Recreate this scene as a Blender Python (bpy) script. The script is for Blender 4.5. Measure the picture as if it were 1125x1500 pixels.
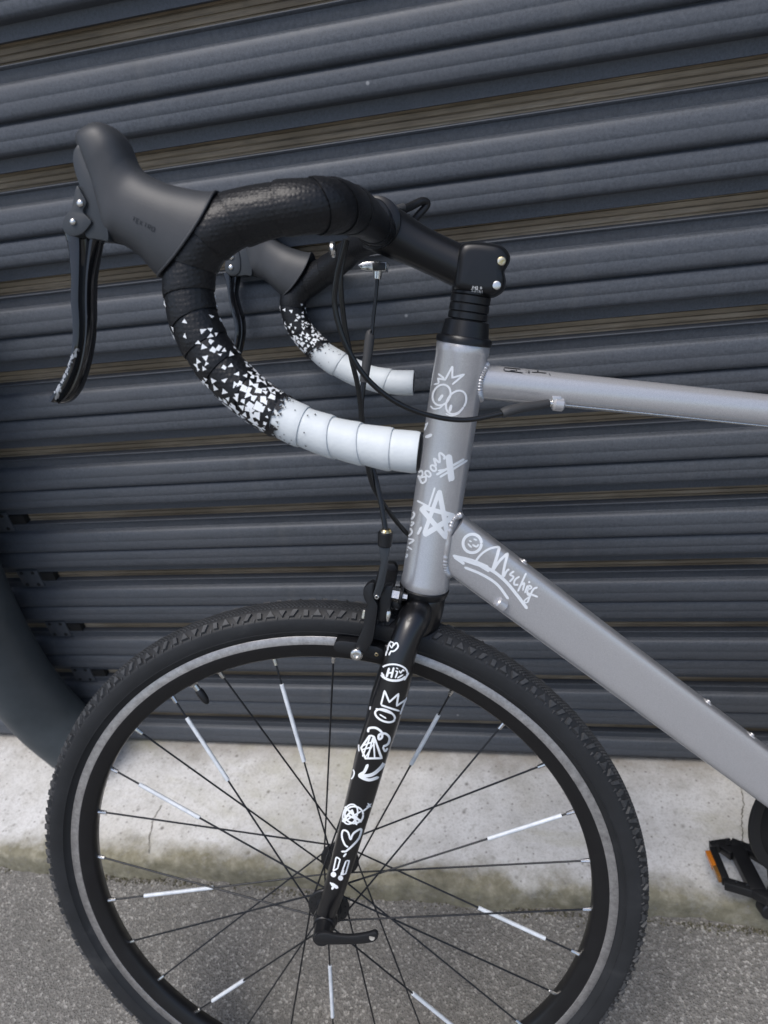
import bpy, bmesh, math, random
from mathutils import Vector, Matrix
from mathutils.bvhtree import BVHTree
random.seed(7)
C = bpy.context.scene.collection
for o in list(bpy.data.objects): bpy.data.objects.remove(o)

# ---------------------------------------------------------------- camera, sky, sun, exposure
CAMZ = 1.1106
CR = Vector((0.97842528, 0.14910435, -0.14300999))      # camera right
CD = Vector((-0.03542859, -0.56086057, -0.82715188))    # camera down
CF = Vector((-0.20354061, 0.81437296, -0.54347760))     # camera forward
CAM = Vector((0, 0, CAMZ))
cam = bpy.data.cameras.new('camera')
cam.sensor_fit = 'HORIZONTAL'; cam.sensor_width = 36; cam.lens = 32.0
cam.clip_start = 0.02; cam.clip_end = 200
co = bpy.data.objects.new('camera', cam); C.objects.link(co)
mt = Matrix((CR, -CD, -CF)).transposed().to_4x4(); mt.translation = CAM
co.matrix_world = mt
cam.dof.use_dof = True; cam.dof.focus_distance = 0.60; cam.dof.aperture_fstop = 11.0
sc = bpy.context.scene
sc.camera = co
w = bpy.data.worlds.new('World'); sc.world = w; w.use_nodes = True
SUN_EL, SUN_AZ = math.radians(70), math.radians(215)      # azimuth from +Y, clockwise; behind the camera
wn = w.node_tree.nodes; wl = w.node_tree.links
sky = wn.new('ShaderNodeTexSky'); sky.sky_type = 'NISHITA'; sky.sun_disc = False
sky.sun_elevation = SUN_EL; sky.sun_rotation = SUN_AZ
sky.air_density = 1.0; sky.dust_density = 3.0; sky.ozone_density = 1.2
bg = wn['Background']; bg.inputs['Strength'].default_value = 0.12
wl.new(sky.outputs[0], bg.inputs['Color'])
sun = bpy.data.lights.new('sun', 'SUN'); sun.energy = 1.5; sun.angle = math.radians(30); sun.color = (1, .97, .94)
so = bpy.data.objects.new('sun', sun); C.objects.link(so)
sd = Vector((math.sin(SUN_AZ) * math.cos(SUN_EL), math.cos(SUN_AZ) * math.cos(SUN_EL), math.sin(SUN_EL)))
so.rotation_euler = sd.to_track_quat('Z', 'Y').to_euler(); so.location = (0, -3, 5)
sc.view_settings.view_transform = 'Standard'; sc.view_settings.look = 'None'
sc.view_settings.exposure = 0.55; sc.view_settings.gamma = 1; sc.view_settings.use_curve_mapping = False
sc.render.engine = 'CYCLES'

# ---------------------------------------------------------------- geometry of the place (metres)
HUB = Vector((-0.2330175, 0.3970213, -0.7787506 + CAMZ))
NW = Vector((-0.0704632, 0.9454580, -0.3180313)).normalized()   # wheel axle, pointing to the wall
XS = Vector((0.9972343, 0.0743220, 0.0)).normalized()           # along the front wheel
ZS = Vector((-0.0236367, 0.3171518, 0.9480802)).normalized()    # up, in the leaning wheel plane
AX = Vector((0.2189727, 0.3257079, 0.9197637)).normalized()     # steering axis
HT = Vector((-0.0498641, 0.5987623, -0.2195855 + CAMZ))         # top of the head tube
NF = (Matrix.Rotation(math.radians(10), 3, AX) @ NW).normalized()  # normal of the frame (bars turned a little)
def ray(x, y): return (CR * ((x - 562.5) / 1000) + CD * ((y - 750) / 1000) + CF)
def U(x, y, off=0.0, pl='s'):
    n, p = (NW, HUB) if pl == 's' else (NF, HT)
    d = ray(x, y); t = (p + n * off - CAM).dot(n) / d.dot(n)
    return CAM + d * t
def depth(P): return (P - CAM).dot(CF)
def PX(P, px): return px * depth(P) / 1000.0
def Lw(x, o, z): return HUB + XS * x + NW * o + ZS * z
def flat(P):
    d = P - HUB; return d.dot(XS), d.dot(NW), d.dot(ZS)
def mirror(P):
    x, o, z = flat(P); return Lw(x, -o, z)

# ---------------------------------------------------------------- materials
def mat(name, col, rough=.5, metal=0., coat=0., coatr=.1, nodes=None, spec=.5):
    m = bpy.data.materials.new(name); m.use_nodes = True
    b = m.node_tree.nodes['Principled BSDF']
    b.inputs['Base Color'].default_value = (*col, 1); b.inputs['Roughness'].default_value = rough
    b.inputs['Metallic'].default_value = metal; b.inputs['Coat Weight'].default_value = coat
    b.inputs['Coat Roughness'].default_value = coatr; b.inputs['Specular IOR Level'].default_value = spec
    if nodes: nodes(m.node_tree, b)
    return m
def N(t, k, **kw):
    n = t.nodes.new(k)
    for a, v in kw.items():
        if a in n.inputs.keys(): n.inputs[a].default_value = v
        else: setattr(n, a, v)
    return n
def noise(t, scale, detail=3, rough=.55, stretch=None, dist=0):
    tc = N(t, 'ShaderNodeTexCoord'); src = tc.outputs['Object']
    if stretch:
        mp = N(t, 'ShaderNodeMapping'); mp.inputs['Scale'].default_value = stretch
        t.links.new(src, mp.inputs[0]); src = mp.outputs[0]
    n = N(t, 'ShaderNodeTexNoise'); n.inputs['Scale'].default_value = scale
    n.inputs['Detail'].default_value = detail; n.inputs['Roughness'].default_value = rough
    n.inputs['Distortion'].default_value = dist
    t.links.new(src, n.inputs['Vector']); return n.outputs['Fac']
def ramp(t, src, stops):
    r = N(t, 'ShaderNodeValToRGB'); e = r.color_ramp.elements
    while len(e) < len(stops): e.new(.5)
    for i, (p, c) in enumerate(stops):
        e[i].position = p; e[i].color = (*c, 1) if hasattr(c, '__len__') else (c, c, c, 1)
    t.links.new(src, r.inputs[0]); return r.outputs[0]
def mix(t, f, a, b, mode='MIX'):
    m = N(t, 'ShaderNodeMix', data_type='RGBA', blend_type=mode)
    for s, v in ((0, f), (6, a), (7, b)):
        if isinstance(v, bpy.types.NodeSocket): t.links.new(v, m.inputs[s])
        elif s == 0: m.inputs[0].default_value = v
        else: m.inputs[s].default_value = (*v, 1)
    return m.outputs[2]
def bump(t, b, src, strength, dist):
    n = N(t, 'ShaderNodeBump'); n.inputs['Strength'].default_value = strength; n.inputs['Distance'].default_value = dist
    t.links.new(src, n.inputs['Height'])
    if b.inputs['Normal'].is_linked: t.links.new(b.inputs['Normal'].links[0].from_socket, n.inputs['Normal'])
    t.links.new(n.outputs[0], b.inputs['Normal'])

def n_slat(t, b):
    f = noise(t, 330, 4, .8); g = noise(t, 5, 4, .6, (1, 1, 5)); s = noise(t, 60, 3, .6, (.25, 1, 1))
    c = ramp(t, f, [(.3, (.046, .053, .063)), (.7, (.104, .116, .136))])
    c = mix(t, ramp(t, g, [(.35, 0.0), (.75, .5)]), c, (.085, .09, .10))
    c = mix(t, ramp(t, s, [(.55, 0.0), (.8, .35)]), c, (.040, .045, .05))
    dr = noise(t, 26, 5, .7, (1, 1, .12)); c = mix(t, ramp(t, dr, [(.56, 0.0), (.78, .4)]), c, (.125, .13, .135))
    tc = N(t, 'ShaderNodeTexCoord'); v = N(t, 'ShaderNodeTexVoronoi'); v.inputs['Scale'].default_value = 30; t.links.new(tc.outputs['Object'], v.inputs['Vector'])
    sp = N(t, 'ShaderNodeSeparateColor'); t.links.new(v.outputs['Color'], sp.inputs[0])
    pm = N(t, 'ShaderNodeMath', operation='MULTIPLY')
    t.links.new(ramp(t, v.outputs['Distance'], [(.03, 1.0), (.07, 0.0)]), pm.inputs[0]); t.links.new(ramp(t, sp.outputs[0], [(.86, 0.0), (.9, .8)]), pm.inputs[1])
    c = mix(t, pm.outputs[0], c, (.30, .31, .32))
    t.links.new(c, b.inputs['Base Color'])
    t.links.new(ramp(t, f, [(.3, .44), (.7, .66)]), b.inputs['Roughness'])
    bump(t, b, f, .2, .0006)
M_slat = mat('slat_metal', (.05, .06, .07), .5, .25, nodes=n_slat)
def n_wood(t, b):
    f = noise(t, 60, 5, .65, (.05, 1, 1)); g = noise(t, 5, 3, .5, (1, 1, .3)); k = noise(t, 300, 3, .6, (.1, 1, 1))
    c = ramp(t, f, [(.3, (.15, .115, .075)), (.52, (.33, .26, .175)), (.72, (.58, .50, .39))])
    c = mix(t, ramp(t, g, [(.42, 0.0), (.6, .65)]), c, (.14, .105, .062))
    c = mix(t, ramp(t, k, [(.5, 0.0), (.75, .5)]), c, (.06, .05, .04))
    t.links.new(c, b.inputs['Base Color']); bump(t, b, f, .4, .001)
M_wood = mat('weathered_wood', (.2, .15, .1), .6, nodes=n_wood)
def n_asph(t, b):
    tc = N(t, 'ShaderNodeTexCoord')
    v = N(t, 'ShaderNodeTexVoronoi'); v.inputs['Scale'].default_value = 330; t.links.new(tc.outputs['Object'], v.inputs['Vector'])
    v2 = N(t, 'ShaderNodeTexVoronoi'); v2.inputs['Scale'].default_value = 170; t.links.new(tc.outputs['Object'], v2.inputs['Vector'])
    sep = N(t, 'ShaderNodeSeparateColor'); t.links.new(v.outputs['Color'], sep.inputs[0])
    sep2 = N(t, 'ShaderNodeSeparateColor'); t.links.new(v2.outputs['Color'], sep2.inputs[0])
    c = ramp(t, sep.outputs[0], [(0, (.135, .130, .121)), (.5, (.185, .179, .167)), (.85, (.235, .227, .212)), (1, (.42, .41, .385))])
    m = N(t, 'ShaderNodeMath', operation='MULTIPLY'); 
    t.links.new(ramp(t, sep2.outputs[1], [(.88, 0.0), (.93, 1.0)]), m.inputs[0]); t.links.new(ramp(t, v2.outputs['Distance'], [(.32, 1.0), (.46, 0.0)]), m.inputs[1])
    c = mix(t, m.outputs[0], c, (.40, .39, .365))
    f = noise(t, 6, 5, .6); fine = noise(t, 500, 3, .7)
    c = mix(t, ramp(t, f, [(.35, 0.0), (.7, .45)]), c, (.11, .108, .10))
    c = mix(t, ramp(t, fine, [(.5, 0.0), (.75, .6)]), c, (.06, .058, .055))
    t.links.new(c, b.inputs['Base Color'])
    bump(t, b, v.outputs['Distance'], .8, .003); bump(t, b, fine, .6, .002)
M_asph = mat('asphalt', (.12, .12, .11), .85, nodes=n_asph)
def n_conc(t, b):
    tc = N(t, 'ShaderNodeTexCoord'); sx = N(t, 'ShaderNodeSeparateXYZ'); t.links.new(tc.outputs['Object'], sx.inputs[0])
    big = noise(t, 3.5, 6, .62); med = noise(t, 22, 5, .65); fine = noise(t, 260, 4, .7)
    c = ramp(t, med, [(.25, (.47, .47, .455)), (.5, (.60, .60, .595)), (.8, (.69, .695, .695))])
    c = mix(t, ramp(t, big, [(.47, 0.0), (.70, .5)]), c, (.42, .395, .32))
    # dark pits
    v = N(t, 'ShaderNodeTexVoronoi'); v.inputs['Scale'].default_value = 34; t.links.new(tc.outputs['Object'], v.inputs['Vector'])
    sp = N(t, 'ShaderNodeSeparateColor'); t.links.new(v.outputs['Color'], sp.inputs[0])
    pm = N(t, 'ShaderNodeMath', operation='MULTIPLY')
    t.links.new(ramp(t, v.outputs['Distance'], [(.05, 1.0), (.17, 0.0)]), pm.inputs[0]); t.links.new(ramp(t, sp.outputs[0], [(.5, 0.0), (.8, .85)]), pm.inputs[1])
    c = mix(t, pm.outputs[0], c, (.12, .11, .095))
    c = mix(t, ramp(t, fine, [(.48, 0.0), (.8, .55)]), c, (.2, .19, .17))
    # moss creeping along the front edge and face of the step, with a ragged border
    ma = N(t, 'ShaderNodeMath', operation='MULTIPLY_ADD'); t.links.new(noise(t, 9, 6, .7), ma.inputs[0]); ma.inputs[1].default_value = .11; t.links.new(sx.outputs['Y'], ma.inputs[2])
    mossm = ramp(t, ma.outputs[0], [(.618, 1.0), (.650, 0.0)])
    moss = ramp(t, noise(t, 45, 5, .7), [(.3, (.10, .092, .055)), (.55, (.20, .185, .125)), (.8, (.36, .34, .27))])
    mm = N(t, 'ShaderNodeMath', operation='MULTIPLY'); t.links.new(mossm, mm.inputs[0]); mm.inputs[1].default_value = .95
    c = mix(t, mm.outputs[0], c, moss)
    # brown dirt below the slats
    mb = N(t, 'ShaderNodeMath', operation='MULTIPLY_ADD'); t.links.new(noise(t, 11, 5, .7), mb.inputs[0]); mb.inputs[1].default_value = -.10; t.links.new(sx.outputs['Y'], mb.inputs[2])
    mbr = ramp(t, mb.outputs[0], [(.69, 0.0), (.75, .7)])
    c = mix(t, mbr, c, (.22, .19, .145))
    v3 = N(t, 'ShaderNodeTexVoronoi'); v3.inputs['Scale'].default_value = 95; t.links.new(tc.outputs['Object'], v3.inputs['Vector'])
    s3 = N(t, 'ShaderNodeSeparateColor'); t.links.new(v3.outputs['Color'], s3.inputs[0])
    p3 = N(t, 'ShaderNodeMath', operation='MULTIPLY')
    t.links.new(ramp(t, v3.outputs['Distance'], [(.10, 1.0), (.24, 0.0)]), p3.inputs[0]); t.links.new(ramp(t, s3.outputs[1], [(.55, 0.0), (.75, .8)]), p3.inputs[1])
    c = mix(t, p3.outputs[0], c, (.20, .19, .175))
    # greenish patches and soft grey weathering
    gp = noise(t, 2.2, 6, .68, (1, 1.8, 1), .6)
    c = mix(t, ramp(t, gp, [(.54, 0.0), (.66, .5)]), c, (.36, .35, .24))
    dk = noise(t, 70, 5, .75)
    c = mix(t, ramp(t, dk, [(.55, 0.0), (.72, .6)]), c, (.27, .26, .235))
    t.links.new(c, b.inputs['Base Color'])
    bump(t, b, dk, .5, .003); bump(t, b, fine, .35, .0012); bump(t, b, med, .4, .004)
M_conc = mat('old_concrete', (.45, .45, .43), .9, nodes=n_conc)
def n_hood(t, b):
    f = noise(t, 900, 2, .6); g = noise(t, 30, 4, .6)
    t.links.new(ramp(t, g, [(.3, (.030, .033, .037)), (.7, (.044, .047, .052))]), b.inputs['Base Color']); bump(t, b, f, .15, .0003)
M_hood = mat('hood_rubber', (.03, .032, .036), .5, nodes=n_hood)
def n_tape(t, b):
    tc = N(t, 'ShaderNodeTexCoord'); v = N(t, 'ShaderNodeTexVoronoi'); v.inputs['Scale'].default_value = 330; v.inputs['Randomness'].default_value = .35
    t.links.new(tc.outputs['Object'], v.inputs['Vector'])
    bump(t, b, ramp(t, v.outputs['Distance'], [(.1, 1.0), (.55, 0.0)]), .28, .0008)
    bump(t, b, noise(t, 600, 3, .6), .10, .0004)
M_tape = mat('black_bar_tape', (.007, .0075, .009), .42, nodes=n_tape, spec=.4)
def n_wt(t, b):
    bump(t, b, noise(t, 430, 3, .6), .3, .0006)
    t.links.new(ramp(t, noise(t, 14, 4, .6), [(.3, (.58, .625, .645)), (.7, (.66, .70, .715))]), b.inputs['Base Color'])
M_wtape = mat('white_bar_tape', (.75, .8, .82), .5, nodes=n_wt)
M_print = mat('white_print', (.84, .87, .89), .45, nodes=lambda t, b: bump(t, b, noise(t, 700, 2, .6), .1, .0002))
M_blackprint = mat('black_print', (.012, .012, .014), .45)
def n_silver(t, b):
    f = noise(t, 1500, 2, .8); g = noise(t, 12, 4, .6)
    c = ramp(t, f, [(.35, (.46, .46, .47)), (.65, (.60, .60, .61))])
    c = mix(t, ramp(t, g, [(.5, 0.0), (.8, .10)]), c, (.40, .39, .40))
    t.links.new(c, b.inputs['Base Color'])
M_silver = mat('silver_frame_paint', (.45, .45, .48), .30, .5, .5, .12, nodes=n_silver)
M_fork = mat('black_gloss_paint', (.005, .005, .006), .32, 0, .5, .16, nodes=lambda t, b: bump(t, b, noise(t, 300, 3, .6), .04, .0004))
M_stem = mat('black_satin_alloy', (.008, .009, .011), .33, .2, nodes=lambda t, b: bump(t, b, noise(t, 1500, 2, .6), .10, .0002))
M_blkpl = mat('black_plastic', (.009, .0095, .011), .42, nodes=lambda t, b: bump(t, b, noise(t, 700, 3, .6), .15, .0003))
def n_lever(t, b):
    t.links.new(ramp(t, noise(t, 120, 4, .7), [(.45, .10), (.75, .32)]), b.inputs['Roughness'])
M_lever = mat('black_polished_lever', (.007, .007, .008), .15, 0, .6, .06, nodes=n_lever)
M_scuff = mat('bare_scuffed_alloy', (.45, .46, .47), .45, .8, nodes=lambda t, b: bump(t, b, noise(t, 500, 4, .7), .6, .0006))
M_bracket = mat('grey_bracket_paint', (.04, .045, .05), .40, .2, nodes=lambda t, b: bump(t, b, noise(t, 900, 2, .6), .1, .0002))
M_bolt = mat('polished_steel', (.72, .71, .68), .22, 1.0, nodes=lambda t, b: t.links.new(ramp(t, noise(t, 250, 3, .6), [(.4, .15), (.7, .4)]), b.inputs['Roughness']))
M_brass = mat('yellowed_steel', (.70, .60, .38), .28, 1.0, nodes=lambda t, b: t.links.new(ramp(t, noise(t, 300, 3, .6), [(.4, (.75, .70, .58)), (.6, (.55, .42, .18))]), b.inputs['Base Color']))
def n_rim(t, b):
    f = noise(t, 900, 3, .6); g = noise(t, 130, 5, .8)
    t.links.new(ramp(t, g, [(.3, (.26, .25, .245)), (.7, (.52, .51, .50))]), b.inputs['Base Color']); bump(t, b, f, .25, .0002)
M_track = mat('machined_brake_track', (.42, .42, .44), .42, .7, nodes=n_rim)
M_rim = mat('black_anodised_rim', (.006, .006, .007), .38, nodes=lambda t, b: t.links.new(ramp(t, noise(t, 70, 4, .7), [(.4, .30), (.7, .5)]), b.inputs['Roughness']))
def n_tyre(t, b):
    g = noise(t, 25, 5, .65); h = noise(t, 400, 3, .7)
    c = ramp(t, g, [(.3, (.009, .010, .0115)), (.6, (.015, .0165, .019)), (.80, (.040, .041, .042))])
    t.links.new(c, b.inputs['Base Color']); bump(t, b, h, .2, .0005)
M_tyre = mat('tyre_rubber', (.025, .026, .028), .62, nodes=n_tyre)
M_knob = mat('tread_rubber', (.04, .042, .046), .6, nodes=lambda t, b: t.links.new(ramp(t, noise(t, 60, 4, .7), [(.3, (.022, .024, .027)), (.75, (.058, .060, .063))]), b.inputs['Base Color']))
M_spoke = mat('black_spoke_steel', (.03, .032, .036), .35, .6, nodes=lambda t, b: bump(t, b, noise(t, 700, 2, .6), .1, .0002))
M_sleeve = mat('retroreflective_sleeve', (.62, .66, .70), .4, nodes=lambda t, b: t.links.new(ramp(t, noise(t, 90, 3, .6), [(.3, (.52, .56, .60)), (.7, (.70, .74, .78))]), b.inputs['Base Color']))
M_cable = mat('black_cable_housing', (.010, .011, .012), .22, nodes=lambda t, b: bump(t, b, noise(t, 300, 2, .6), .05, .0003))
M_boot = mat('grey_rubber_boot', (.045, .046, .048), .6, nodes=lambda t, b: bump(t, b, noise(t, 500, 3, .6), .2, .0004))
def n_pipe(t, b):
    t.links.new(ramp(t, noise(t, 14, 5, .65), [(.3, (.040, .050, .057)), (.7, (.062, .074, .083))]), b.inputs['Base Color'])
    bump(t, b, noise(t, 250, 4, .6), .12, .0005)
M_pipe = mat('dark_grey_plastic_pipe', (.035, .045, .052), .55, nodes=n_pipe)
def n_amber(t, b):
    tc = N(t, 'ShaderNodeTexCoord'); v = N(t, 'ShaderNodeTexVoronoi'); v.inputs['Scale'].default_value = 500; t.links.new(tc.outputs['Object'], v.inputs['Vector'])
    bump(t, b, v.outputs['Distance'], .4, .0008)
M_amber = mat('amber_reflector', (.55, .17, .015), .25, 0, .5, .05, nodes=n_amber)
M_dark = mat('dark_void', (.006, .006, .006), .8, nodes=lambda t, b: bump(t, b, noise(t, 300, 2, .6), .1, .0003))
def n_back(t, b):
    t.links.new(ramp(t, noise(t, 8, 5, .6), [(.3, (.10, .10, .10)), (.7, (.16, .155, .15))]), b.inputs['Base Color'])
M_back = mat('light_block_render', (.13, .13, .13), .9, nodes=n_back)

# ---------------------------------------------------------------- object helpers
WO = {}
def finish(o, parent, smooth, origin):
    pw = WO.get(parent, Vector((0, 0, 0))) if parent else Vector((0, 0, 0))
    o.location = origin - pw; WO[o.name] = origin.copy()
    if parent: o.parent = bpy.data.objects[parent]
    if smooth is not None:
        o.data.polygons.foreach_set('use_smooth', [True] * len(o.data.polygons))
        o.data.set_sharp_from_angle(angle=math.radians(smooth))
def mobj(name, verts, faces, m, parent=None, smooth=40, bevel=0, seg=2):
    vs = [Vector(v) for v in verts]
    c = sum(vs, Vector((0, 0, 0))) / len(vs)
    bm = bmesh.new()
    bv = [bm.verts.new(v - c) for v in vs]
    for f in faces:
        try: bm.faces.new([bv[i] for i in f])
        except ValueError: pass
    bmesh.ops.recalc_face_normals(bm, faces=bm.faces)
    if bevel:
        es = [e for e in bm.edges if len(e.link_faces) == 2 and e.calc_face_angle(0) > .6]
        bmesh.ops.bevel(bm, geom=es, offset=bevel, segments=seg, profile=.5, affect='EDGES', clamp_overlap=True)
    me = bpy.data.meshes.new(name); bm.to_mesh(me); bm.free()
    me.materials.append(m)
    o = bpy.data.objects.new(name, me); C.objects.link(o)
    finish(o, parent.name if parent else None, smooth, c)
    return o
def empty(name, loc, label, cat, group=None, parent=None):
    o = bpy.data.objects.new(name, None); C.objects.link(o); o.empty_display_size = .05
    finish(o, parent.name if parent else None, None, Vector(loc))
    if label: o['label'] = label
    if cat: o['category'] = cat
    if group: o['group'] = group
    return o
def tag(o, label=None, cat=None, group=None, kind=None):
    for k, v in (('label', label), ('category', cat), ('group', group), ('kind', kind)):
        if v: o[k] = v
    return o
def catmull(P, n):
    P = [p.copy() if hasattr(p, 'copy') else p for p in P]
    if len(P) < 3:
        return [P[0].lerp(P[1], i / n) for i in range(n + 1)]
    Q = [P[0] * 2 - P[1]] + P + [P[-1] * 2 - P[-2]]; out = []
    for i in range(1, len(Q) - 2):
        a, b, c, d = Q[i - 1:i + 3]
        for k in range(n):
            t = k / n
            out.append(.5 * ((2 * b) + (c - a) * t + (2 * a - 5 * b + 4 * c - d) * t * t + (3 * b - a - 3 * c + d) * t ** 3))
    out.append(P[-1]); return out
def frames(path):
    T = []
    for i in range(len(path)):
        a = path[max(i - 1, 0)]; b = path[min(i + 1, len(path) - 1)]; T.append((b - a).normalized())
    u = NW - T[0] * NW.dot(T[0])
    if u.length < .2: u = ZS - T[0] * ZS.dot(T[0])
    u.normalize(); F = []
    for t in T:
        u = (u - t * u.dot(t)).normalized(); F.append((t, u.copy(), t.cross(u)))
    return F
def sweep(path, radii, n=20, cap=True):
    F = frames(path); V = []; Fc = []
    for p, (t, u, v), r in zip(path, F, radii):
        for k in range(n):
            a = 2 * math.pi * k / n; V.append(p + (u * math.cos(a) + v * math.sin(a)) * r)
    for i in range(len(path) - 1):
        for k in range(n):
            k2 = (k + 1) % n; Fc.append((i * n + k, i * n + k2, (i + 1) * n + k2, (i + 1) * n + k))
    if cap:
        Fc.append(tuple(range(n))); Fc.append(tuple((len(path) - 1) * n + k for k in range(n)))
    return V, Fc
def tube(name, pts, radii, m, parent, n=16, res=8, smooth=50):
    if isinstance(radii, (int, float)): radii = [radii] * len(pts)
    Q = catmull([Vector((*p, r)) for p, r in zip(pts, radii)], res) if len(pts) > 2 else [Vector((*p, r)) for p, r in zip(pts, radii)]
    V, F = sweep([q.to_3d() if False else Vector(q[:3]) for q in Q], [q[3] for q in Q], n)
    return mobj(name, V, F, m, parent, smooth)
def lathe(p0, axis, prof, n=48):
    axis = axis.normalized(); u = axis.orthogonal().normalized(); v = axis.cross(u); V = []; F = []
    for s, r in prof:
        for k in range(n):
            a = 2 * math.pi * k / n; V.append(p0 + axis * s + (u * math.cos(a) + v * math.sin(a)) * max(r, 1e-5))
    for i in range(len(prof) - 1):
        for k in range(n):
            k2 = (k + 1) % n; F.append((i * n + k, i * n + k2, (i + 1) * n + k2, (i + 1) * n + k))
    F.append(tuple(range(n))); F.append(tuple((len(prof) - 1) * n + k for k in range(n)))
    return V, F
def cyl(name, p0, p1, r0, r1, m, parent, n=28, ch=.0006):
    a = p1 - p0; L = a.length; ch = min(ch, L * .3, min(r0, r1) * .4)
    V, F = lathe(p0, a, [(0, r0 - ch), (ch, r0), (L - ch, r1), (L, r1 - ch)], n)
    return mobj(name, V, F, m, parent, 35)
def hexbolt(name, c, axis, r, h, m, parent, socket=True):
    """domed bolt head with a recessed hexagonal socket"""
    n = 24; prof = [(0, r), (h * .5, r), (h * .85, r * .88), (h, r * .72), (h, r * .46), (h * .35, r * .40), (h * .35, 0)]
    V, F = lathe(c, axis, prof, n); return mobj(name, V, F, m, parent, 35)
def prism(name, px, o0, o1, m, parent, pl='s', bev=.001, mir=False, n_extra=None):
    n = NW if pl == 's' else NF
    mid = [U(x, y, min(o0, o1), pl) for x, y in px]
    th = abs(o1 - o0); V = mid + [p + n * th for p in mid]
    if mir: V = [mirror(v) for v in V]
    k = len(px); F = [tuple(range(k)), tuple(range(2 * k - 1, k - 1, -1))] + [(i, (i + 1) % k, k + (i + 1) % k, k + i) for i in range(k)]
    return mobj(name, V, F, m, parent, 35, bev)
def smoothpoly(px, n=4):
    k = len(px); P = [Vector(p) for p in px]; out = []
    for i in range(k):
        a, b, c, d = P[i - 1], P[i], P[(i + 1) % k], P[(i + 2) % k]
        for j in range(n):
            t = j / n; q = .5 * ((2 * b) + (c - a) * t + (2 * a - 5 * b + 4 * c - d) * t * t + (3 * b - a - 3 * c + d) * t ** 3); out.append((q.x, q.y))
    return out
def loft(rings, cap=True):
    n = len(rings[0]); V = [p for r in rings for p in r]; F = []
    for i in range(len(rings) - 1):
        for k in range(n):
            k2 = (k + 1) % n; F.append((i * n + k, i * n + k2, (i + 1) * n + k2, (i + 1) * n + k))
    if cap: F.append(tuple(range(n))); F.append(tuple((len(rings) - 1) * n + k for k in range(n)))
    return V, F
# painted marks: thin ribbons laid on a surface
def bvh_of(*objs):
    V = []; F = []
    for o in objs:
        b = len(V); w0 = WO[o.name]
        V += [v.co + w0 for v in o.data.vertices]; F += [tuple(b + i for i in p.vertices) for p in o.data.polygons]
    return BVHTree.FromPolygons(V, F)
LAY = [0]
def lay(bvh, x, y, lift):
    d = ray(x, y).normalized(); h, nrm, i, t = bvh.ray_cast(CAM, d)
    if h is None: return None
    if nrm.dot(d) > 0: nrm = -nrm
    if -nrm.dot(d) < .12: return None
    return h + nrm * lift
def decal(name, bvh, strokes, T, m, parent, lift=.00025):
    """strokes: list of (points, width[, smooth]) in a zoomed crop; T=(scale, ox, oy)"""
    s, ox, oy = T; V = []; F = []; fat = 1.3 if parent.name in ('head_tube', 'down_tube') else 1.1
    for st in strokes:
        pts, wd = st[0], st[1] * fat / s; sm = st[2] if len(st) > 2 else True
        LAY[0] = (LAY[0] + 1) % 12; lf = lift + LAY[0] * .00002
        P = [Vector((ox + a / s, oy + b / s)) for a, b in pts]
        if len(P) == 1:        # dot
            c = lay(bvh, P[0].x, P[0].y, lf)
            if c is None: continue
            ring = [lay(bvh, P[0].x + wd / 2 * math.cos(a * .5236), P[0].y + wd / 2 * math.sin(a * .5236), lf) for a in range(12)]
            if any(r is None for r in ring): continue
            b = len(V); V += ring; F.append(tuple(range(b, b + 12))); continue
        if sm and len(P) > 2: P = catmull(P, 6)
        Q = [P[0]]
        for a, b in zip(P, P[1:]):
            L = (b - a).length; k = max(1, int(L / 1.6))
            Q += [a.lerp(b, j / k) for j in range(1, k + 1)]
        n = len(Q); prev = None
        for i, q in enumerate(Q):
            a = Q[max(i - 1, 0)]; b = Q[min(i + 1, n - 1)]; t = (b - a)
            if t.length < 1e-6: continue
            t.normalize(); nn = Vector((-t.y, t.x)); e = min(i, n - 1 - i) * 1.6 / max(wd * .5, .1)
            hw = wd / 2 * (math.sqrt(max(0, 1 - (1 - min(e, 1)) ** 2)) * .75 + .25)
            row = [lay(bvh, q.x + nn.x * hw * k, q.y + nn.y * hw * k, lf) for k in (-1, -.33, .33, 1)]
            if any(r is None for r in row): prev = None; continue
            b0 = len(V); V += row
            if prev is not None:
                for k in range(3): F.append((prev + k, prev + k + 1, b0 + k + 1, b0 + k))
            prev = b0
    if not F: return None
    return mobj(name, V, F, m, parent, 60)
def ell(cx, cy, rx, ry, rot=0, n=16, a0=0, a1=360):
    r = math.radians(rot); out = []
    for i in range(n + 1):
        a = math.radians(a0 + (a1 - a0) * i / n); x, y = rx * math.cos(a), ry * math.sin(a)
        out.append((cx + x * math.cos(r) - y * math.sin(r), cy + x * math.sin(r) + y * math.cos(r)))
    return out

# ================================================================ SETTING
# ground, one sheet to the horizon
def grid(name, x0, x1, y0, y1, z, m, nx=1, ny=1):
    V = [(x0 + (x1 - x0) * i / nx, y0 + (y1 - y0) * j / ny, z) for j in range(ny + 1) for i in range(nx + 1)]
    F = [(j * (nx + 1) + i, j * (nx + 1) + i + 1, (j + 1) * (nx + 1) + i + 1, (j + 1) * (nx + 1) + i) for j in range(ny) for i in range(nx)]
    return mobj(name, V, F, m)
g = grid('ground', -60, 60, -80, 40, 0, M_asph); g['kind'] = 'structure'
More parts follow.
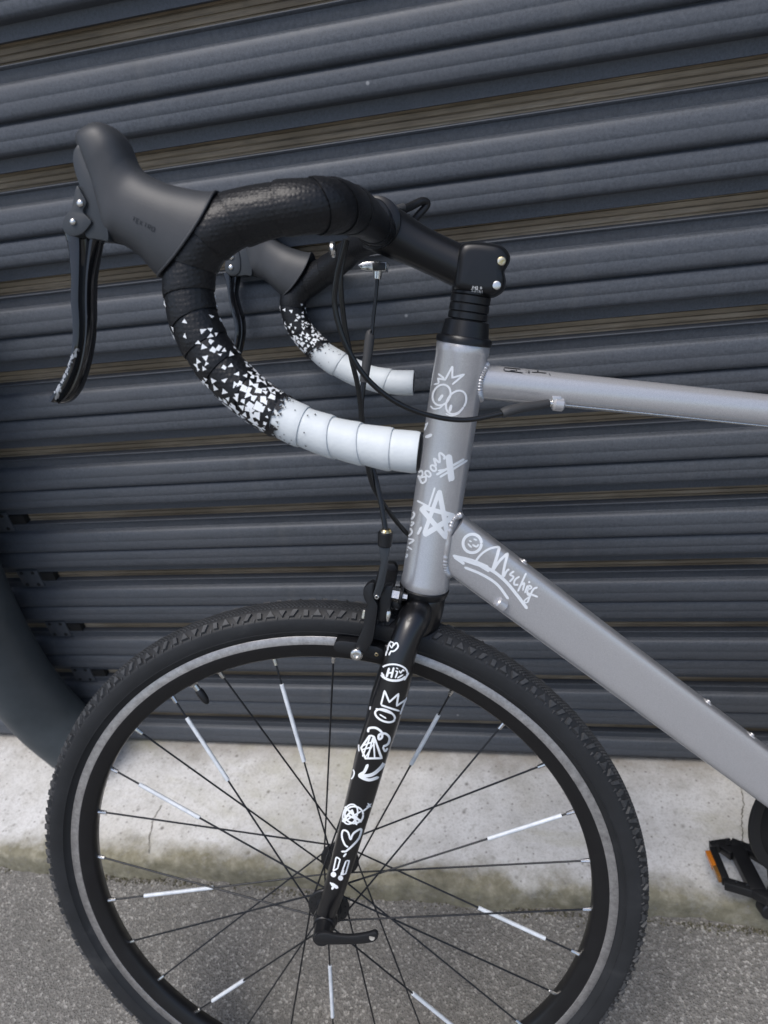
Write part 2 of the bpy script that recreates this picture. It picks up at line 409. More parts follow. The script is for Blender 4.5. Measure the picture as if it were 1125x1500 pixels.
# low concrete step with a worn, uneven front edge; its two pours meet at cracks
STEP_Z, STEP_Y = .045, .55
def step(x0, x1):
    V = []; F = []; nx = int((x1 - x0) / .008); rows = 9
    for i in range(nx + 1):
        x = x0 + (x1 - x0) * i / nx
        w1 = .004 * math.sin(x * 9.1) + .003 * math.sin(x * 31 + 1) + .0012 * math.sin(x * 117) + random.uniform(-.0012, .0012)
        z1 = .0015 * math.sin(x * 23) + random.uniform(-.0008, .0008)
        yf = STEP_Y + w1
        prof = [(yf - .004, -.01), (yf - .002 + random.uniform(-.001, .001), .008), (yf, .022 + z1), (yf + .002, STEP_Z - .012 + z1), (yf + .006, STEP_Z - .004 + z1), (yf + .013, STEP_Z - .0008 + z1), (yf + .03, STEP_Z), (STEP_Y + .15, STEP_Z), (1.0, STEP_Z)]
        V += [(x, y, z) for y, z in prof]
    for i in range(nx):
        for j in range(rows - 1): F.append((i * rows + j, i * rows + j + 1, (i + 1) * rows + j + 1, (i + 1) * rows + j))
    o = mobj('concrete_step', V, F, M_conc, None, 50); o['kind'] = 'structure'; return o
# the step's own material uses object coordinates: keep its origin at the world origin
def zero_origin(o):
    d = o.location.copy(); o.data.transform(Matrix.Translation(d)); o.location = (0, 0, 0); WO[o.name] = Vector((0, 0, 0))
zero_origin(step(-3.2, 3.2))
# wandering cracks in the step
M_crack = mat('crack_dirt', (.15, .135, .11), .9, nodes=lambda t, b: t.links.new(ramp(t, noise(t, 90, 4, .7), [(.35, (.07, .065, .05)), (.65, (.30, .28, .24))]), b.inputs['Base Color']))
def crack(pts):
    V = []; F = []
    P = []
    for a, b in zip(pts, pts[1:]):
        for k in range(10): P.append((a[0] + (b[0] - a[0]) * k / 10 + random.uniform(-.0018, .0018), a[1] + (b[1] - a[1]) * k / 10))
    for i, (x, y) in enumerate(P):
        wv = random.uniform(.0004, .0013); V += [(x - wv, y, STEP_Z + .0012), (x + wv, y, STEP_Z + .0012)]
        if i: F.append((2 * i - 2, 2 * i - 1, 2 * i + 1, 2 * i))
    o = mobj('step_crack', V, F, M_crack); o['kind'] = 'structure'

crack([(.293, .566), (.300, .60), (.307, .649), (.315, .689), (.325, .713), (.331, .75), (.336, .79)])
crack([(-.655, .566), (-.665, .59), (-.676, .622), (-.672, .66)])

# unseen wall added behind the boards to block light
bw = mobj('light_block_wall', [(-3, .90, 0), (3, .90, 0), (3, .90, 2.5), (-3, .90, 2.5), (-3, 1.1, 0), (3, 1.1, 0), (3, 1.1, 2.5), (-3, 1.1, 2.5)],
          [(0, 1, 2, 3), (4, 5, 6, 7), (0, 1, 5, 4), (3, 2, 6, 7), (0, 3, 7, 4), (1, 2, 6, 5)], M_back, None, None)
tag(bw, 'plain unseen wall added behind the slatted cladding to block light', 'wall')
# grooved wooden boards seen through the gaps
wall2 = empty('wooden_cladding', (0, .84, .05), 'brown grooved wooden boards showing through the gaps between the slats', 'wooden wall')
BH = .1176; z = .052
bm_profile = []
gz = 0.0
while gz < BH - .003:
    bm_profile += [(0, gz), (0, gz + .0048), (.0022, gz + .0052), (.0022, gz + .0063)]; gz += .0066
bm_profile.append((0, BH - .0012))
base_me = None
for i in range(18):
    if base_me is None:
        V = []; F = []
        for (y, zz) in bm_profile: V += [(-2.9, y, zz), (2.9, y, zz)]
        n = len(bm_profile); V += [(-2.9, .02, BH - .0012), (2.9, .02, BH - .0012), (-2.9, .02, 0), (2.9, .02, 0)]; n += 2
        F = [(2 * k, 2 * k + 1, 2 * k + 3, 2 * k + 2) for k in range(n - 1)] + [(2 * n - 2, 2 * n - 1, 1, 0)]
        o = mobj('board', [(a, b + .8105, c + z) for a, b, c in V], F, M_wood, wall2, None); base_me = o
    else:
        o = base_me.copy(); C.objects.link(o); o.location = base_me.location + Vector((random.uniform(-.09, .09), 0, BH * i))
# ---- slatted metal cladding: ribbed horizontal slats with gaps
clad = empty('slatted_cladding', (0, .80, .05), 'dark blue-grey ribbed metal slats covering the wall behind the bicycle', 'slatted wall')
PITCH = .11767; ZT0 = CAMZ - .06152; YF = .80
RIB = [(0, .0014), (.03, .0046), (.08, .0062), (.20, .0080), (.33, .0093), (.46, .0103), (.475, .0102), (.50, .0106), (.65, .0118), (.78, .0124), (.87, .0122), (.94, .0104), (1, .0050)]
prof = [(.0095, .000), (-.0008, .000), (-.0014, -.0008), (-.0010, -.0022), (.0016, -.0040), (.0018, -.0150), (.0005, -.0156)]
prof += [(-o, -.0160 - .0355 * t) for t, o in RIB]
prof += [(-o + (0 if t < .9 else (t - .9) * .045), -.0522 - .0322 * t) for t, o in [(q, p + .0034 * (1 - q)) for q, p in RIB]]
prof += [(.0008, -.0850), (.0012, -.0868), (.0000, -.0985), (.0010, -.0992), (.0095, -.0992)]
def slat_mesh(pr):
    V = []; xs = [-3, -1.5, 0, 1.5, 3]; n = len(pr)
    for x in xs: V += [(x, YF + y, zz) for y, zz in pr]
    F = [(i * n + k, i * n + (k + 1) % n, (i + 1) * n + (k + 1) % n, (i + 1) * n + k) for i in range(4) for k in range(n)]
    F += [tuple(range(n)), tuple(4 * n + k for k in range(n))]
    return V, F
first = None
for k in range(-9, 9):
    zt = ZT0 - k * PITCH
    if k == 8:
        V, F = slat_mesh([p for p in prof if p[1] > -.0535] + [(.0095, -.0535)])
        mobj('slat', [(a, b, c + zt) for a, b, c in V], F, M_slat, clad, 50)
    elif first is None:
        V, F = slat_mesh(prof); first = mobj('slat', [(a, b, c + zt) for a, b, c in V], F, M_slat, clad, 50); fz = zt
    else:
        o = first.copy(); C.objects.link(o); o.location = first.location + Vector((random.uniform(-.02, .02), 0, zt - fz))
# joint clips between slats: a dark rubber block, a cover plate and its screws
for k in range(0, 8):
    zt = ZT0 - k * PITCH; xg = -.800
    V = [(xg + dx, YF + dy, zt + dz) for dz in (.0005, .0178) for dx, dy in ((-.014, -.001), (.012, -.001), (.012, .03), (-.014, .03))]
    BX = [(0, 1, 2, 3), (4, 5, 6, 7), (0, 1, 5, 4), (1, 2, 6, 5), (2, 3, 7, 6), (3, 0, 4, 7)]
    clip = mobj('joint_clip', V, BX, M_dark, clad, 35, .001)
    V = [(xg + dx, YF + dy, zt + dz) for dz in (-.012, .024) for dx, dy in ((-.055, -.0025), (-.015, -.0025), (-.015, .02), (-.055, .02))]
    pl = mobj('cover_plate', V, BX, M_slat, clad, 35, .0008)
    for dx, dz in ((-.046, .019), (-.046, -.006), (-.024, .019), (-.024, -.006)):
        p = Vector((xg + dx, YF - .0025, zt + dz)); cyl('screw', p + Vector((0, .001, 0)), p + Vector((0, -.0015, 0)), .0034, .0030, M_dark, pl, 12)
# dark round drainpipe against the slats on the left
def on_y(x, y, yy):
    d = ray(x, y); return CAM + d * (yy / d.y)
pp_ = [on_y(*q, .728) for q in ((-190, 380), (-150, 560), (-92, 740), (-62, 830), (-26, 910), (18, 985), (66, 1045), (112, 1086))]
V, F = sweep(catmull(pp_, 12), [.0585] * 85, 48); pipe = mobj('drainpipe', V, F, M_pipe, None, 40)
tag(pipe, 'dark grey curved drainpipe at the left edge, its foot hidden by the front tyre', 'drainpipe')
# grit and tiny stones at the foot of the step
V = []; F = []
for i in range(1500):
    r = random.uniform(.0006, .0017) * (1 if random.random() > .03 else 2)
    if random.random() < .6: x, y, zz = random.uniform(-1.1, .8), STEP_Y - .008 - abs(random.gauss(0, .02)), 0
    else: x, y, zz = random.uniform(-1.1, .8), random.uniform(-.1, .52), 0
    b = len(V); ph = random.random() * 6
    V += [(x + r * math.cos(ph + a) * random.uniform(.7, 1.2), y + r * math.sin(ph + a) * random.uniform(.7, 1.2), zz - .0002) for a in (0, 1.57, 3.14, 4.71)] + [(x + r * .2, y, zz + r * random.uniform(.6, 1.1))]
    F += [(b, b + 1, b + 4), (b + 1, b + 2, b + 4), (b + 2, b + 3, b + 4), (b + 3, b, b + 4)]
M_grit = mat('pale_grit', (.3, .29, .27), .8, nodes=lambda t, b: t.links.new(ramp(t, noise(t, 40, 2, .5), [(.35, (.10, .095, .085)), (.65, (.40, .39, .36))]), b.inputs['Base Color']))
for i in range(22):
    r = random.uniform(.0012, .0032); x, y = .225 + random.gauss(0, .012), .538 + random.uniform(-.01, .008); b = len(V); ph = random.random() * 6
    V += [(x + r * math.cos(ph + a), y + r * math.sin(ph + a), -.0002) for a in (0, 1.57, 3.14, 4.71)] + [(x, y, r * .9)]
    F += [(b, b + 1, b + 4), (b + 1, b + 2, b + 4), (b + 2, b + 3, b + 4), (b + 3, b, b + 4)]
gr = mobj('grit', V, F, M_grit, None, None); gr['kind'] = 'stuff'
gr['label'] = 'loose grit and tiny stones on the asphalt along the step'; gr['category'] = 'grit'
# moss tufts in the angle between step and asphalt
V = []; F = []
for i in range(2600):
    x = random.uniform(-1.2, .9); d = (math.sin(x * 7) + math.sin(x * 19 + 2) + 1.2) / 3.2
    if random.random() > max(d, .12): continue
    y = STEP_Y - .003 - abs(random.gauss(0, .006)); b = len(V); r = random.uniform(.001, .003); h = random.uniform(.001, .0055); ph = random.random() * 6
    V += [(x + r * math.cos(ph + a), y + r * math.sin(ph + a), -.0003) for a in (0, 2.1, 4.2)] + [(x + random.uniform(-r, r), y + random.uniform(-r, r), h)]
    F += [(b, b + 1, b + 3), (b + 1, b + 2, b + 3), (b + 2, b, b + 3)]
M_moss = mat('moss', (.08, .085, .03), .9, nodes=lambda t, b: t.links.new(ramp(t, noise(t, 60, 3, .6), [(.3, (.055, .052, .032)), (.7, (.15, .138, .095))]), b.inputs['Base Color']))
mo = mobj('moss', V, F, M_moss, None, None); mo['kind'] = 'stuff'; mo['label'] = 'brown green moss growing along the foot of the concrete step'; mo['category'] = 'moss'

# ================================================================ BICYCLE
down = (Vector((0, 0, -1)) - NW * NW.dot(Vector((0, 0, -1)))).normalized()
bike = empty('bicycle', HUB + down * .3505, 'silver drop-bar bicycle with white doodle decals leaning on the slatted wall', 'bicycle')
# ---------------------------------------------------------------- wheels
def build_wheel(name, B, parent, rear=False):
    """B = (hub, x, axle, z)"""
    H, X, A, Z = B
    def W(r, ang, off): a = math.radians(ang); return H + X * (r * math.cos(a)) + Z * (r * math.sin(a)) + A * off
    wh = empty(name, H, None, None, parent=parent)
    def ringmesh(nm, pr, m, n=240, sm=40):
        V = []; F = []; k = len(pr)
        for i in range(n):
            for r, o in pr: V.append(W(r, 360 * i / n, o))
        for i in range(n):
            j = (i + 1) % n
            for q in range(k): F.append((i * k + q, i * k + (q + 1) % k, j * k + (q + 1) % k, j * k + q))
        return mobj(nm, V, F, m, wh, sm)
    # tyre: casing with sidewall, shoulder step and crowned tread
    tp = [(.3130, -.0095), (.3175, -.0112), (.3195, -.0135), (.3235, -.0162), (.3236, -.0167), (.3243, -.0167), (.3244, -.0164), (.3285, -.0178), (.3335, -.0183), (.3375, -.0180), (.3392, -.0176), (.3398, -.0170), (.3430, -.0150), (.3465, -.0112), (.3486, -.0070), (.3495, -.0030)]
    tp = tp + [(r, -o) for r, o in reversed(tp)] + [(.3130, .004), (.3130, -.004)]
    ringmesh('tyre', tp, M_tyre, 260, 50)
    # tread: small centre studs and triangular shoulder knobs
    V = []; F = []
    def blk(r0, a0, a1, o0, o1, h, taper=0):
        b = len(V); am = (a0 + a1) / 2
        base = [(a0, o0), (a1, o0), (a1, o1), (a0, o1)]
        V.extend([W(r0(o) - .0006, a, o) for a, o in base])
        V.extend([W(r0(o) + h, am + (a - am) * .85, o) for a, o in base])
        F.extend([(b + 4, b + 5, b + 6, b + 7)] + [(b + i, b + (i + 1) % 4, b + 4 + (i + 1) % 4, b + 4 + i) for i in range(4)])
    def crown(o):
        o = abs(o)
        P = [(0, .3496), (.003, .3495), (.007, .3486), (.0112, .3465), (.015, .3430), (.0170, .3398), (.0176, .3392), (.018, .3375)]
        for (a, r), (c, q) in zip(P, P[1:]):
            if o <= c: return r + (q - r) * (o - a) / (c - a)
        return .3375
    NC = 520
    for i in range(NC):
        a = 360 * i / NC
        for j in range(-4, 5):
            o = j * .0021; s = .0; aa = a + (.5 * 360 / NC if j % 2 else 0)
            blk(crown, aa - .17, aa + .17, o - .0007, o + .0007, .0007)
    NS = 176
    for i in range(NS):
        a = 360 * i / NS; da = 360 / NS
        for sgn in (-1, 1):
            typ = (i + (0 if sgn < 0 else 2)) % 4
            tri = [((.12, .0128), (.80, .0128), (.46, .0168)), ((.1, .0165), (.85, .0165), (.48, .0122)), ((.25, .0130), (.65, .0130), (.65, .0168), (.25, .0168)), ((.1, .0124), (.55, .0124), (.85, .0167), (.5, .0167))][typ]
            b = len(V); k = len(tri)
            V.extend([W(crown(o) - .0008, a + da * u, sgn * (o - .0003)) for u, o in tri])
            V.extend([W(crown(o) + .0026, a + da * (u * .9 + .045), sgn * (o + .0014)) for u, o in tri])
            F.append(tuple(b + k + q for q in range(k))); F.extend([(b + q, b + (q + 1) % k, b + k + (q + 1) % k, b + k + q) for q in range(k)])
            # small stub between the big ones, lower on the shoulder
            b = len(V); tr2 = ((.86, .0160), (1.04, .0160), (.95, .0178))
            V.extend([W(crown(o) - .0006, a + da * u, sgn * (o - .0002)) for u, o in tr2]); V.extend([W(crown(o) + .0010, a + da * u, sgn * (o + .0007)) for u, o in tr2])
            F.append((b + 3, b + 4, b + 5)); F.extend([(b + q, b + (q + 1) % 3, b + 3 + (q + 1) % 3, b + 3 + q) for q in range(3)])
    tr = mobj('tyre_tread', V, F, M_knob, wh, None); tr['kind'] = 'stuff'
    rp = [(.3160, -.0095), (.3168, -.0108), (.3168, -.0116), (.3160, -.0119), (.3064, -.0117)]
    # deep black rim body and the two machined tracks standing a hair proud
    bp = [(.3145, -.0100), (.3145, -.0112), (.3062, -.0112), (.3040, -.0108), (.2930, -.0082), (.2908, -.0062), (.2903, 0), (.2908, .0062), (.2930, .0082), (.3040, .0108), (.3062, .0112), (.3145, .0112), (.3145, .0100)]
    ringmesh('rim', bp, M_rim, 260, 50)
    for s in (-1, 1):
        ringmesh('brake_track', [(.3166, .0104 * s), (.3167, .0114 * s), (.3163, .0118 * s), (.3073, .0116 * s), (.3069, .0110 * s)], M_track, 260, 50)
    hp = [(-.050, .006), (-.050, .0085), (-.043, .0085), (-.042, .0130), (-.0375, .0150), (-.0365, .0222), (-.0355, .0232), (-.0335, .0232), (-.0325, .0222), (-.0315, .0145), (-.026, .0115), (0, .0105)]
    hp = hp + [(-s, r) for s, r in reversed(hp[:-1])]
    V, F = lathe(H, A, hp, 56); hub = mobj('hub', V, F, M_blkpl, wh, 35)
    for s in (-1, 1):
        for q in range(14):
            p = W(.0192, q * 360 / 14 + 4, s * .0366); cyl('spoke_hole', p, p - A * (s * -.0004), .0013, .0013, M_dark, hub, 8) if name == 'front_wheel' and s < 0 else None
    NSP = 28
    for k in range(NSP):
        ang = 95.5 - 360 / NSP * k; m4 = k % 4
        side = -1 if m4 in (0, 2) else 1
        if m4 in (2, 1): be = 76
        else: be = -76
        P0 = W(.2905, ang, 0); P1 = W(.0200, ang + be, side * (.0350 if m4 in (0, 1) else .0335))
        d = (P1 - P0).normalized()
        V, F = sweep([P0 - d * .001, P0 + d * .003, P1], [.00105, .00105, .00105], 8)
        sp = mobj('spoke', V, F, M_spoke, wh, 60)
        cyl('nipple', P0 - d * .0015, P0 + d * .0095, .0026, .0021, M_bolt, wh, 10, .0003)
        kk = k if k < 20 else k - 28
        S = {-7: (.2463, .1612), -4: (.2526, .1737), -2: (.2614, .1789), 0: (.2599, .172), 3: (.253, .1786), 6: (.276, .1935), 9: (.251, .1708), 12: (.2403, .165), 15: (.2182, .1465), 18: (.2536, .1873)}
        if kk in S:
            ra, rb = S[kk]
            def at(r):
                lo, hi = 0., (P1 - P0).length
                for _ in range(30):
                    md = (lo + hi) / 2
                    if ((P0 + d * md) - H).length > r: lo = md
                    else: hi = md
                return P0 + d * lo
            cyl('reflective_sleeve', at(ra), at(rb), .00235, .00235, M_sleeve, wh, 12, .0003)
    # valve
    a = 115.1
    cyl('valve_nut', W(.2906, a, 0), W(.2878, a, 0), .0058, .0050, M_bolt, wh, 16, .0004)
    cyl('valve_stem', W(.2880, a, 0), W(.2800, a, 0), .0034, .0031, M_bolt, wh, 14, .0003)
    V, F = lathe(W(.2805, a, 0), W(.26, a, 0) - W(.28, a, 0), [(0, .0040), (.004, .0047), (.013, .0042), (.018, .0024), (.019, .0010)], 18)
    mobj('valve_cap', V, F, M_blkpl, wh, 35)
    return wh
fw = build_wheel('front_wheel', (HUB, XS, NW, ZS), bike)

# quick release
qr = cyl('quick_release', Lw(0, -.0540, 0), Lw(0, -.0790, 0), .0103, .0090, M_blkpl, bike, 32, .001)
cyl('axle_nut', Lw(0, -.0500, 0), Lw(0, -.0620, 0), .0128, .0118, M_blkpl, qr, 32, .001)
cyl('axle_nut', Lw(0, .0500, 0), Lw(0, .066, 0), .0110, .0090, M_blkpl, qr, 32, .001)
pts = smoothpoly([(460, 1374), (466, 1369), (478, 1368), (492, 1371), (515, 1372.5), (538, 1369), (549, 1366), (554, 1371), (550, 1379), (535, 1383), (505, 1384.5), (478, 1384.5), (465, 1383), (460, 1379)], 3)
prism('lever_arm', pts, -.0845, -.0795, M_blkpl, qr, 's', .0014)
cyl('lever_eye', U(545, 1373, -.0842), U(545, 1373, -.0849), .0030, .0030, M_grit, qr, 16, .0002)

# ---------------------------------------------------------------- fork
def fork_blade(pts, mir=False):
    P = [U(x, y, o) for x, y, o, w in pts]; R = [PX(p, w) / 2 for p, (_, _, _, w) in zip(P, pts)]
    if mir: P = [mirror(p) for p in P]
    return tube('fork_blade', P, R, M_fork, fork, 32, 8)
# crown hangs below the head tube
HB = HT - AX * .238          # bottom of the head tube
V, F = lathe(HB - AX * .008, -AX, [(0, .0215), (.002, .0225), (.010, .0228), (.018, .0226), (.032, .0215), (.042, .018), (.047, .010)], 48)
fork = mobj('fork', V, F, M_fork, bike, 40)
BL = [(617, 888, -.006, 30), (613, 894, -.018, 42), (605, 910, -.031, 47), (597, 930, -.040, 43), (586, 963, -.046, 45), (578, 1000, -.048, 47), (562, 1050, -.048, 48.5), (546, 1100, -.048, 47), (533, 1150, -.0485, 43), (519, 1200, -.049, 39), (505, 1250, -.050, 35), (491, 1300, -.0505, 31), (480, 1332, -.051, 29), (475, 1347, -.052, 27)]
fb = fork_blade(BL); fork_blade(BL, True)
for s in (-1, 1):
    a = Lw(0, s * .0505, .010); V, F = lathe(Lw(0, s * .0475, 0), NW * s, [(0, .0135), (.0065, .0135)], 32); mobj('dropout', V, F, M_fork, fork, 35, .0008)

# ---------------------------------------------------------------- frame
V, F = lathe(HT, -AX, [(0, .0215), (.0000, .0236), (.0010, .0242), (.008, .0242), (.010, .0237), (.228, .0237), (.230, .0242), (.237, .0242), (.238, .0236), (.238, .0215)], 72)
ht = mobj('head_tube', V, F, M_silver, bike, 40)
cyl('lower_headset', HB + AX * .0008, HB - AX * .0085, .0250, .0238, M_blkpl, bike, 56, .002)
# upper headset cover, spacers
V, F = lathe(HT - AX * .0005, AX, [(0, .0244), (.0005, .0253), (.0045, .0253), (.0065, .0240), (.0070, .0218), (.0200, .0197), (.0208, .0180)], 56)
mobj('headset_cover', V, F, M_stem, bike, 35)
sz = .0208
for hh in (.0065, .0072, .0072, .0072, .0072, .0068):
    cyl('spacer', HT + AX * sz, HT + AX * (sz + hh - .0002), .0178, .0178, M_stem, bike, 48, .0007); sz += hh
cyl('steerer_tube', HT + AX * .005, HT + AX * (sz + .018), .0143, .0143, M_stem, bike, 32)
# top tube (round) and down tube (rounded box), in the plane of the frame
def ftube(name, a, b, ra, rb, n=40, sq=0, depthr=None):
    A = a; D = (b - a).normalized(); up = NF.cross(D).normalized(); up = up if up.z > 0 else -up
    rings = []; K = 24
    for i in range(K + 1):
        t = i / K; c = a.lerp(b, t); r = ra + (rb - ra) * t; dr = (depthr or r) if not depthr else depthr
        ring = []
        for k in range(n):
            an = 2 * math.pi * k / n; e = 2 / (2 + sq)
            cx, sx_ = math.cos(an), math.sin(an)
            ring.append(c + NF * (dr if depthr else r) * math.copysign(abs(cx) ** e, cx) + up * r * math.copysign(abs(sx_) ** e, sx_))
        rings.append(ring)
    V, F = loft(rings); return mobj(name, V, F, M_silver, bike, 50)
TA = U(700, 558.5, 0, 'f'); TB = U(1125, 602, 0, 'f'); td = (TB - TA).normalized()
TE = TA + td * .56
tt = ftube('top_tube', TA, TE, .0158, .0150, 48, .25)
DA0 = U(664, 794, 0, 'f'); DB = U(1125, 1138.5, 0, 'f'); dd = (DB - DA0).normalized(); DE = DA0 + dd * ((DB - DA0).length + .150)
dt = ftube('down_tube', DA0 - dd * .012, DE, .0265, .0265, 96, 3.2, .0205)
# welds: rippled beads where the tubes meet the head tube
def weld(a, D, ra, dr, sq, rb):
    up = NF.cross(D).normalized(); up = up if up.z > 0 else -up; P = []; n = 150
    for k in range(n):
        an = 2 * math.pi * k / n; e = 2 / (2 + sq); c_, s_ = math.cos(an), math.sin(an)
        q = a + D * .09 + NF * dr * math.copysign(abs(c_) ** e, c_) + up * ra * math.copysign(abs(s_) ** e, s_)
        for st in range(900):
            v = q - HT; dist = (v - AX * v.dot(AX)).length
            if dist < .0238: break
            q = q - D * .0002
        P.append(q)
    V = []; F = []; m = 10
    for i, p in enumerate(P):
        t = (P[(i + 1) % n] - P[i - 1]).normalized(); v = p - HT; nr = (v - AX * v.dot(AX)).normalized(); b = t.cross(nr)
        r = rb * (1 + .22 * math.sin(i * 2 * math.pi / 3.0))
        for k in range(m):
            an = 2 * math.pi * k / m; V.append(p + (nr * math.cos(an) + b * math.sin(an)) * r)
    for i in range(n):
        for k in range(m): F.append((i * m + k, i * m + (k + 1) % m, ((i + 1) % n) * m + (k + 1) % m, ((i + 1) % n) * m + k))
    mobj('weld', V, F, M_silver, bike, 80)
weld(TA, td, .0158, .0158, .25, .0026); weld(DA0, dd, .0265, .0205, 3.2, .0028)
# rest of the frame, beyond the picture
BBP = DE + dd * .005
cyl('bottom_bracket', BBP - NF * .036, BBP + NF * .036, .021, .021, M_silver, bike, 40)
STop = TE + td * .02
sdv = (STop - BBP).normalized()
tube('seat_tube', [BBP, BBP + sdv * ((STop - BBP).length + .03)], [.016, .016], M_silver, bike, 32)
tube('seat_post', [STop, STop + sdv * .20], [.0136, .0136], M_stem, bike, 24)
SADP = STop + sdv * .215
hx = NF.cross(Vector((0, 0, 1))).normalized(); hx = hx if hx.x > 0 else -hx
rings = []
for t, wd, hg in ((-.14, .012, .010), (-.13, .018, .018), (-.05, .024, .020), (.03, .045, .022), (.09, .068, .022), (.12, .066, .018), (.13, .05, .010)):
    c = SADP + hx * t + Vector((0, 0, .02))
    rings.append([c + NF * wd * math.cos(a * math.pi / 12) + Vector((0, 0, 1)) * hg * math.sin(a * math.pi / 12) for a in range(24)])
V, F = loft(rings); mobj('saddle', V, F, M_hood, bike, 60)
zf = (Vector((0, 0, 1)) - NF * NF.z).normalized(); xf = NF.cross(zf); xf = xf if xf.x > 0 else -xf
RH = BBP + xf * .425; RH = RH + zf * ((.345 * zf.z - RH.z) / zf.z)
for s in (-1, 1):
    tube('chain_stay', [BBP + NF * .03 * s, BBP + xf * .15 + NF * .045 * s, RH + NF * .062 * s], [.010, .010, .007], M_silver, bike, 16)
    tube('seat_stay', [STop - sdv * .02 + NF * .012 * s, STop.lerp(RH, .25) + NF * .045 * s, RH + NF * .062 * s], [.008, .008, .006], M_silver, bike, 16)
if RH.length < 5:
    rw = build_wheel('rear_wheel', (RH, xf, NF, zf), bike)

# cable stops, bottle bosses
cs = cyl('cable_stop', U(809, 591.5, -.013, 'f'), U(826, 593.5, -.013, 'f'), .0062, .0062, M_silver, bike, 28, .0018)
cyl('ferrule', U(803, 590.5, -.013, 'f'), U(810, 591.5, -.013, 'f'), .0030, .0030, M_bolt, cs, 16)
prism('stop_base', [(809, 580), (823, 581), (825, 592), (810, 591)], -.0165, -.010, M_silver, cs, 'f', .001)
tube('inner_cable', [U(826, 593.5, -.0145, 'f'), U(960, 607, -.0145, 'f'), U(1125, 624.5, -.0145, 'f'), U(1300, 642, -.0145, 'f')], .0009, M_bolt, bike, 8, 2)
c2 = cyl('cable_stop', U(727, 880, -.020, 'f'), U(740, 890, -.020, 'f'), .0062, .0062, M_silver, bike, 28, .0016)
V, F = lathe(U(667.5, 838, -.006, 'f'), CF * -1, [(0, .0035), (.002, .003), (.003, .001)], 16); mobj('weld_dimple', V, F, M_silver, bike, 50)
for x, y in ((768, 822), (1037, 1028), (1099, 1078)):
    p = U(x, y, 0, 'f'); up = NF.cross(dd).normalized(); up = up if up.z > 0 else -up
    q = p - up * ((p - DA0).dot(up)) + up * .0262
    V, F = lathe(q, up, [(0, .0056), (.0010, .0052), (.0016, .0040), (.0016, .0026), (.0028, .0022), (.0031, .0010)], 20); mobj('bottle_boss', V, F, M_silver, bike, 35)

# ---------------------------------------------------------------- stem
ST0 = U(557, 333, 0); ST1 = U(700, 398, 0)
Pst = [U(548, 328, 0), U(575, 342, 0), U(610, 360, 0), U(645, 377, 0), U(690, 398, 0)]
wst = [72, 68, 60, 58, 60]
stem = tube('stem', Pst, [PX(p, w_) / 2 for p, w_ in zip(Pst, wst)], M_stem, bike, 48, 8)
# steerer clamp with two lobes behind for the pinch bolts
out = [(672, 364), (680, 356), (700, 355), (725, 358), (738, 363), (746, 373), (747, 383), (742, 393), (739, 400), (741, 412), (738, 426), (728, 434), (716, 437), (694, 433), (668, 427), (664, 418), (666, 395), (668, 378)]
op = smoothpoly(out, 4)
cen = U(700, 396, 0)
rings = []
def clampring(off, sc_):
    r = []
    for x, y in op:
        p = U(x, y, 0); r.append(cen + (p - cen) * sc_ + NW * off)
    return r
K = 14
for i in range(K + 1):
    a = -math.pi / 2 + math.pi * i / K
    rings.append(clampring(.0205 * math.sin(a), .62 + .38 * abs(math.cos(a)) ** .5 if i not in (0, K) else .60))
V, F = loft(rings); sclamp = mobj('steerer_clamp', V, F, M_stem, stem, 50)
for (x, y), m in (((734.5, 382.5), M_brass), ((727.5, 418), M_bolt)):
    h = bvh_of(sclamp).ray_cast(CAM, ray(x, y).normalized())[0] or U(x, y, -.012)
    V, F = lathe(h + NW * .004, -NW, [(0, .0040), (.0042, .0040), (.0052, .0034), (.0056, .0022), (.0056, 0)], 24); mobj('pinch_bolt', V, F, m, stem, 35)
# faceplate gripping the bar
V, F = lathe(Lw(*[flat(U(556, 330, 0))[0], -.024, flat(U(556, 330, 0))[2]]), NW, [(0, .0175), (.002, .0205), (.024, .0215), (.046, .0205), (.048, .0175)], 48)
fp = mobj('faceplate', V, F, M_stem, stem, 40)

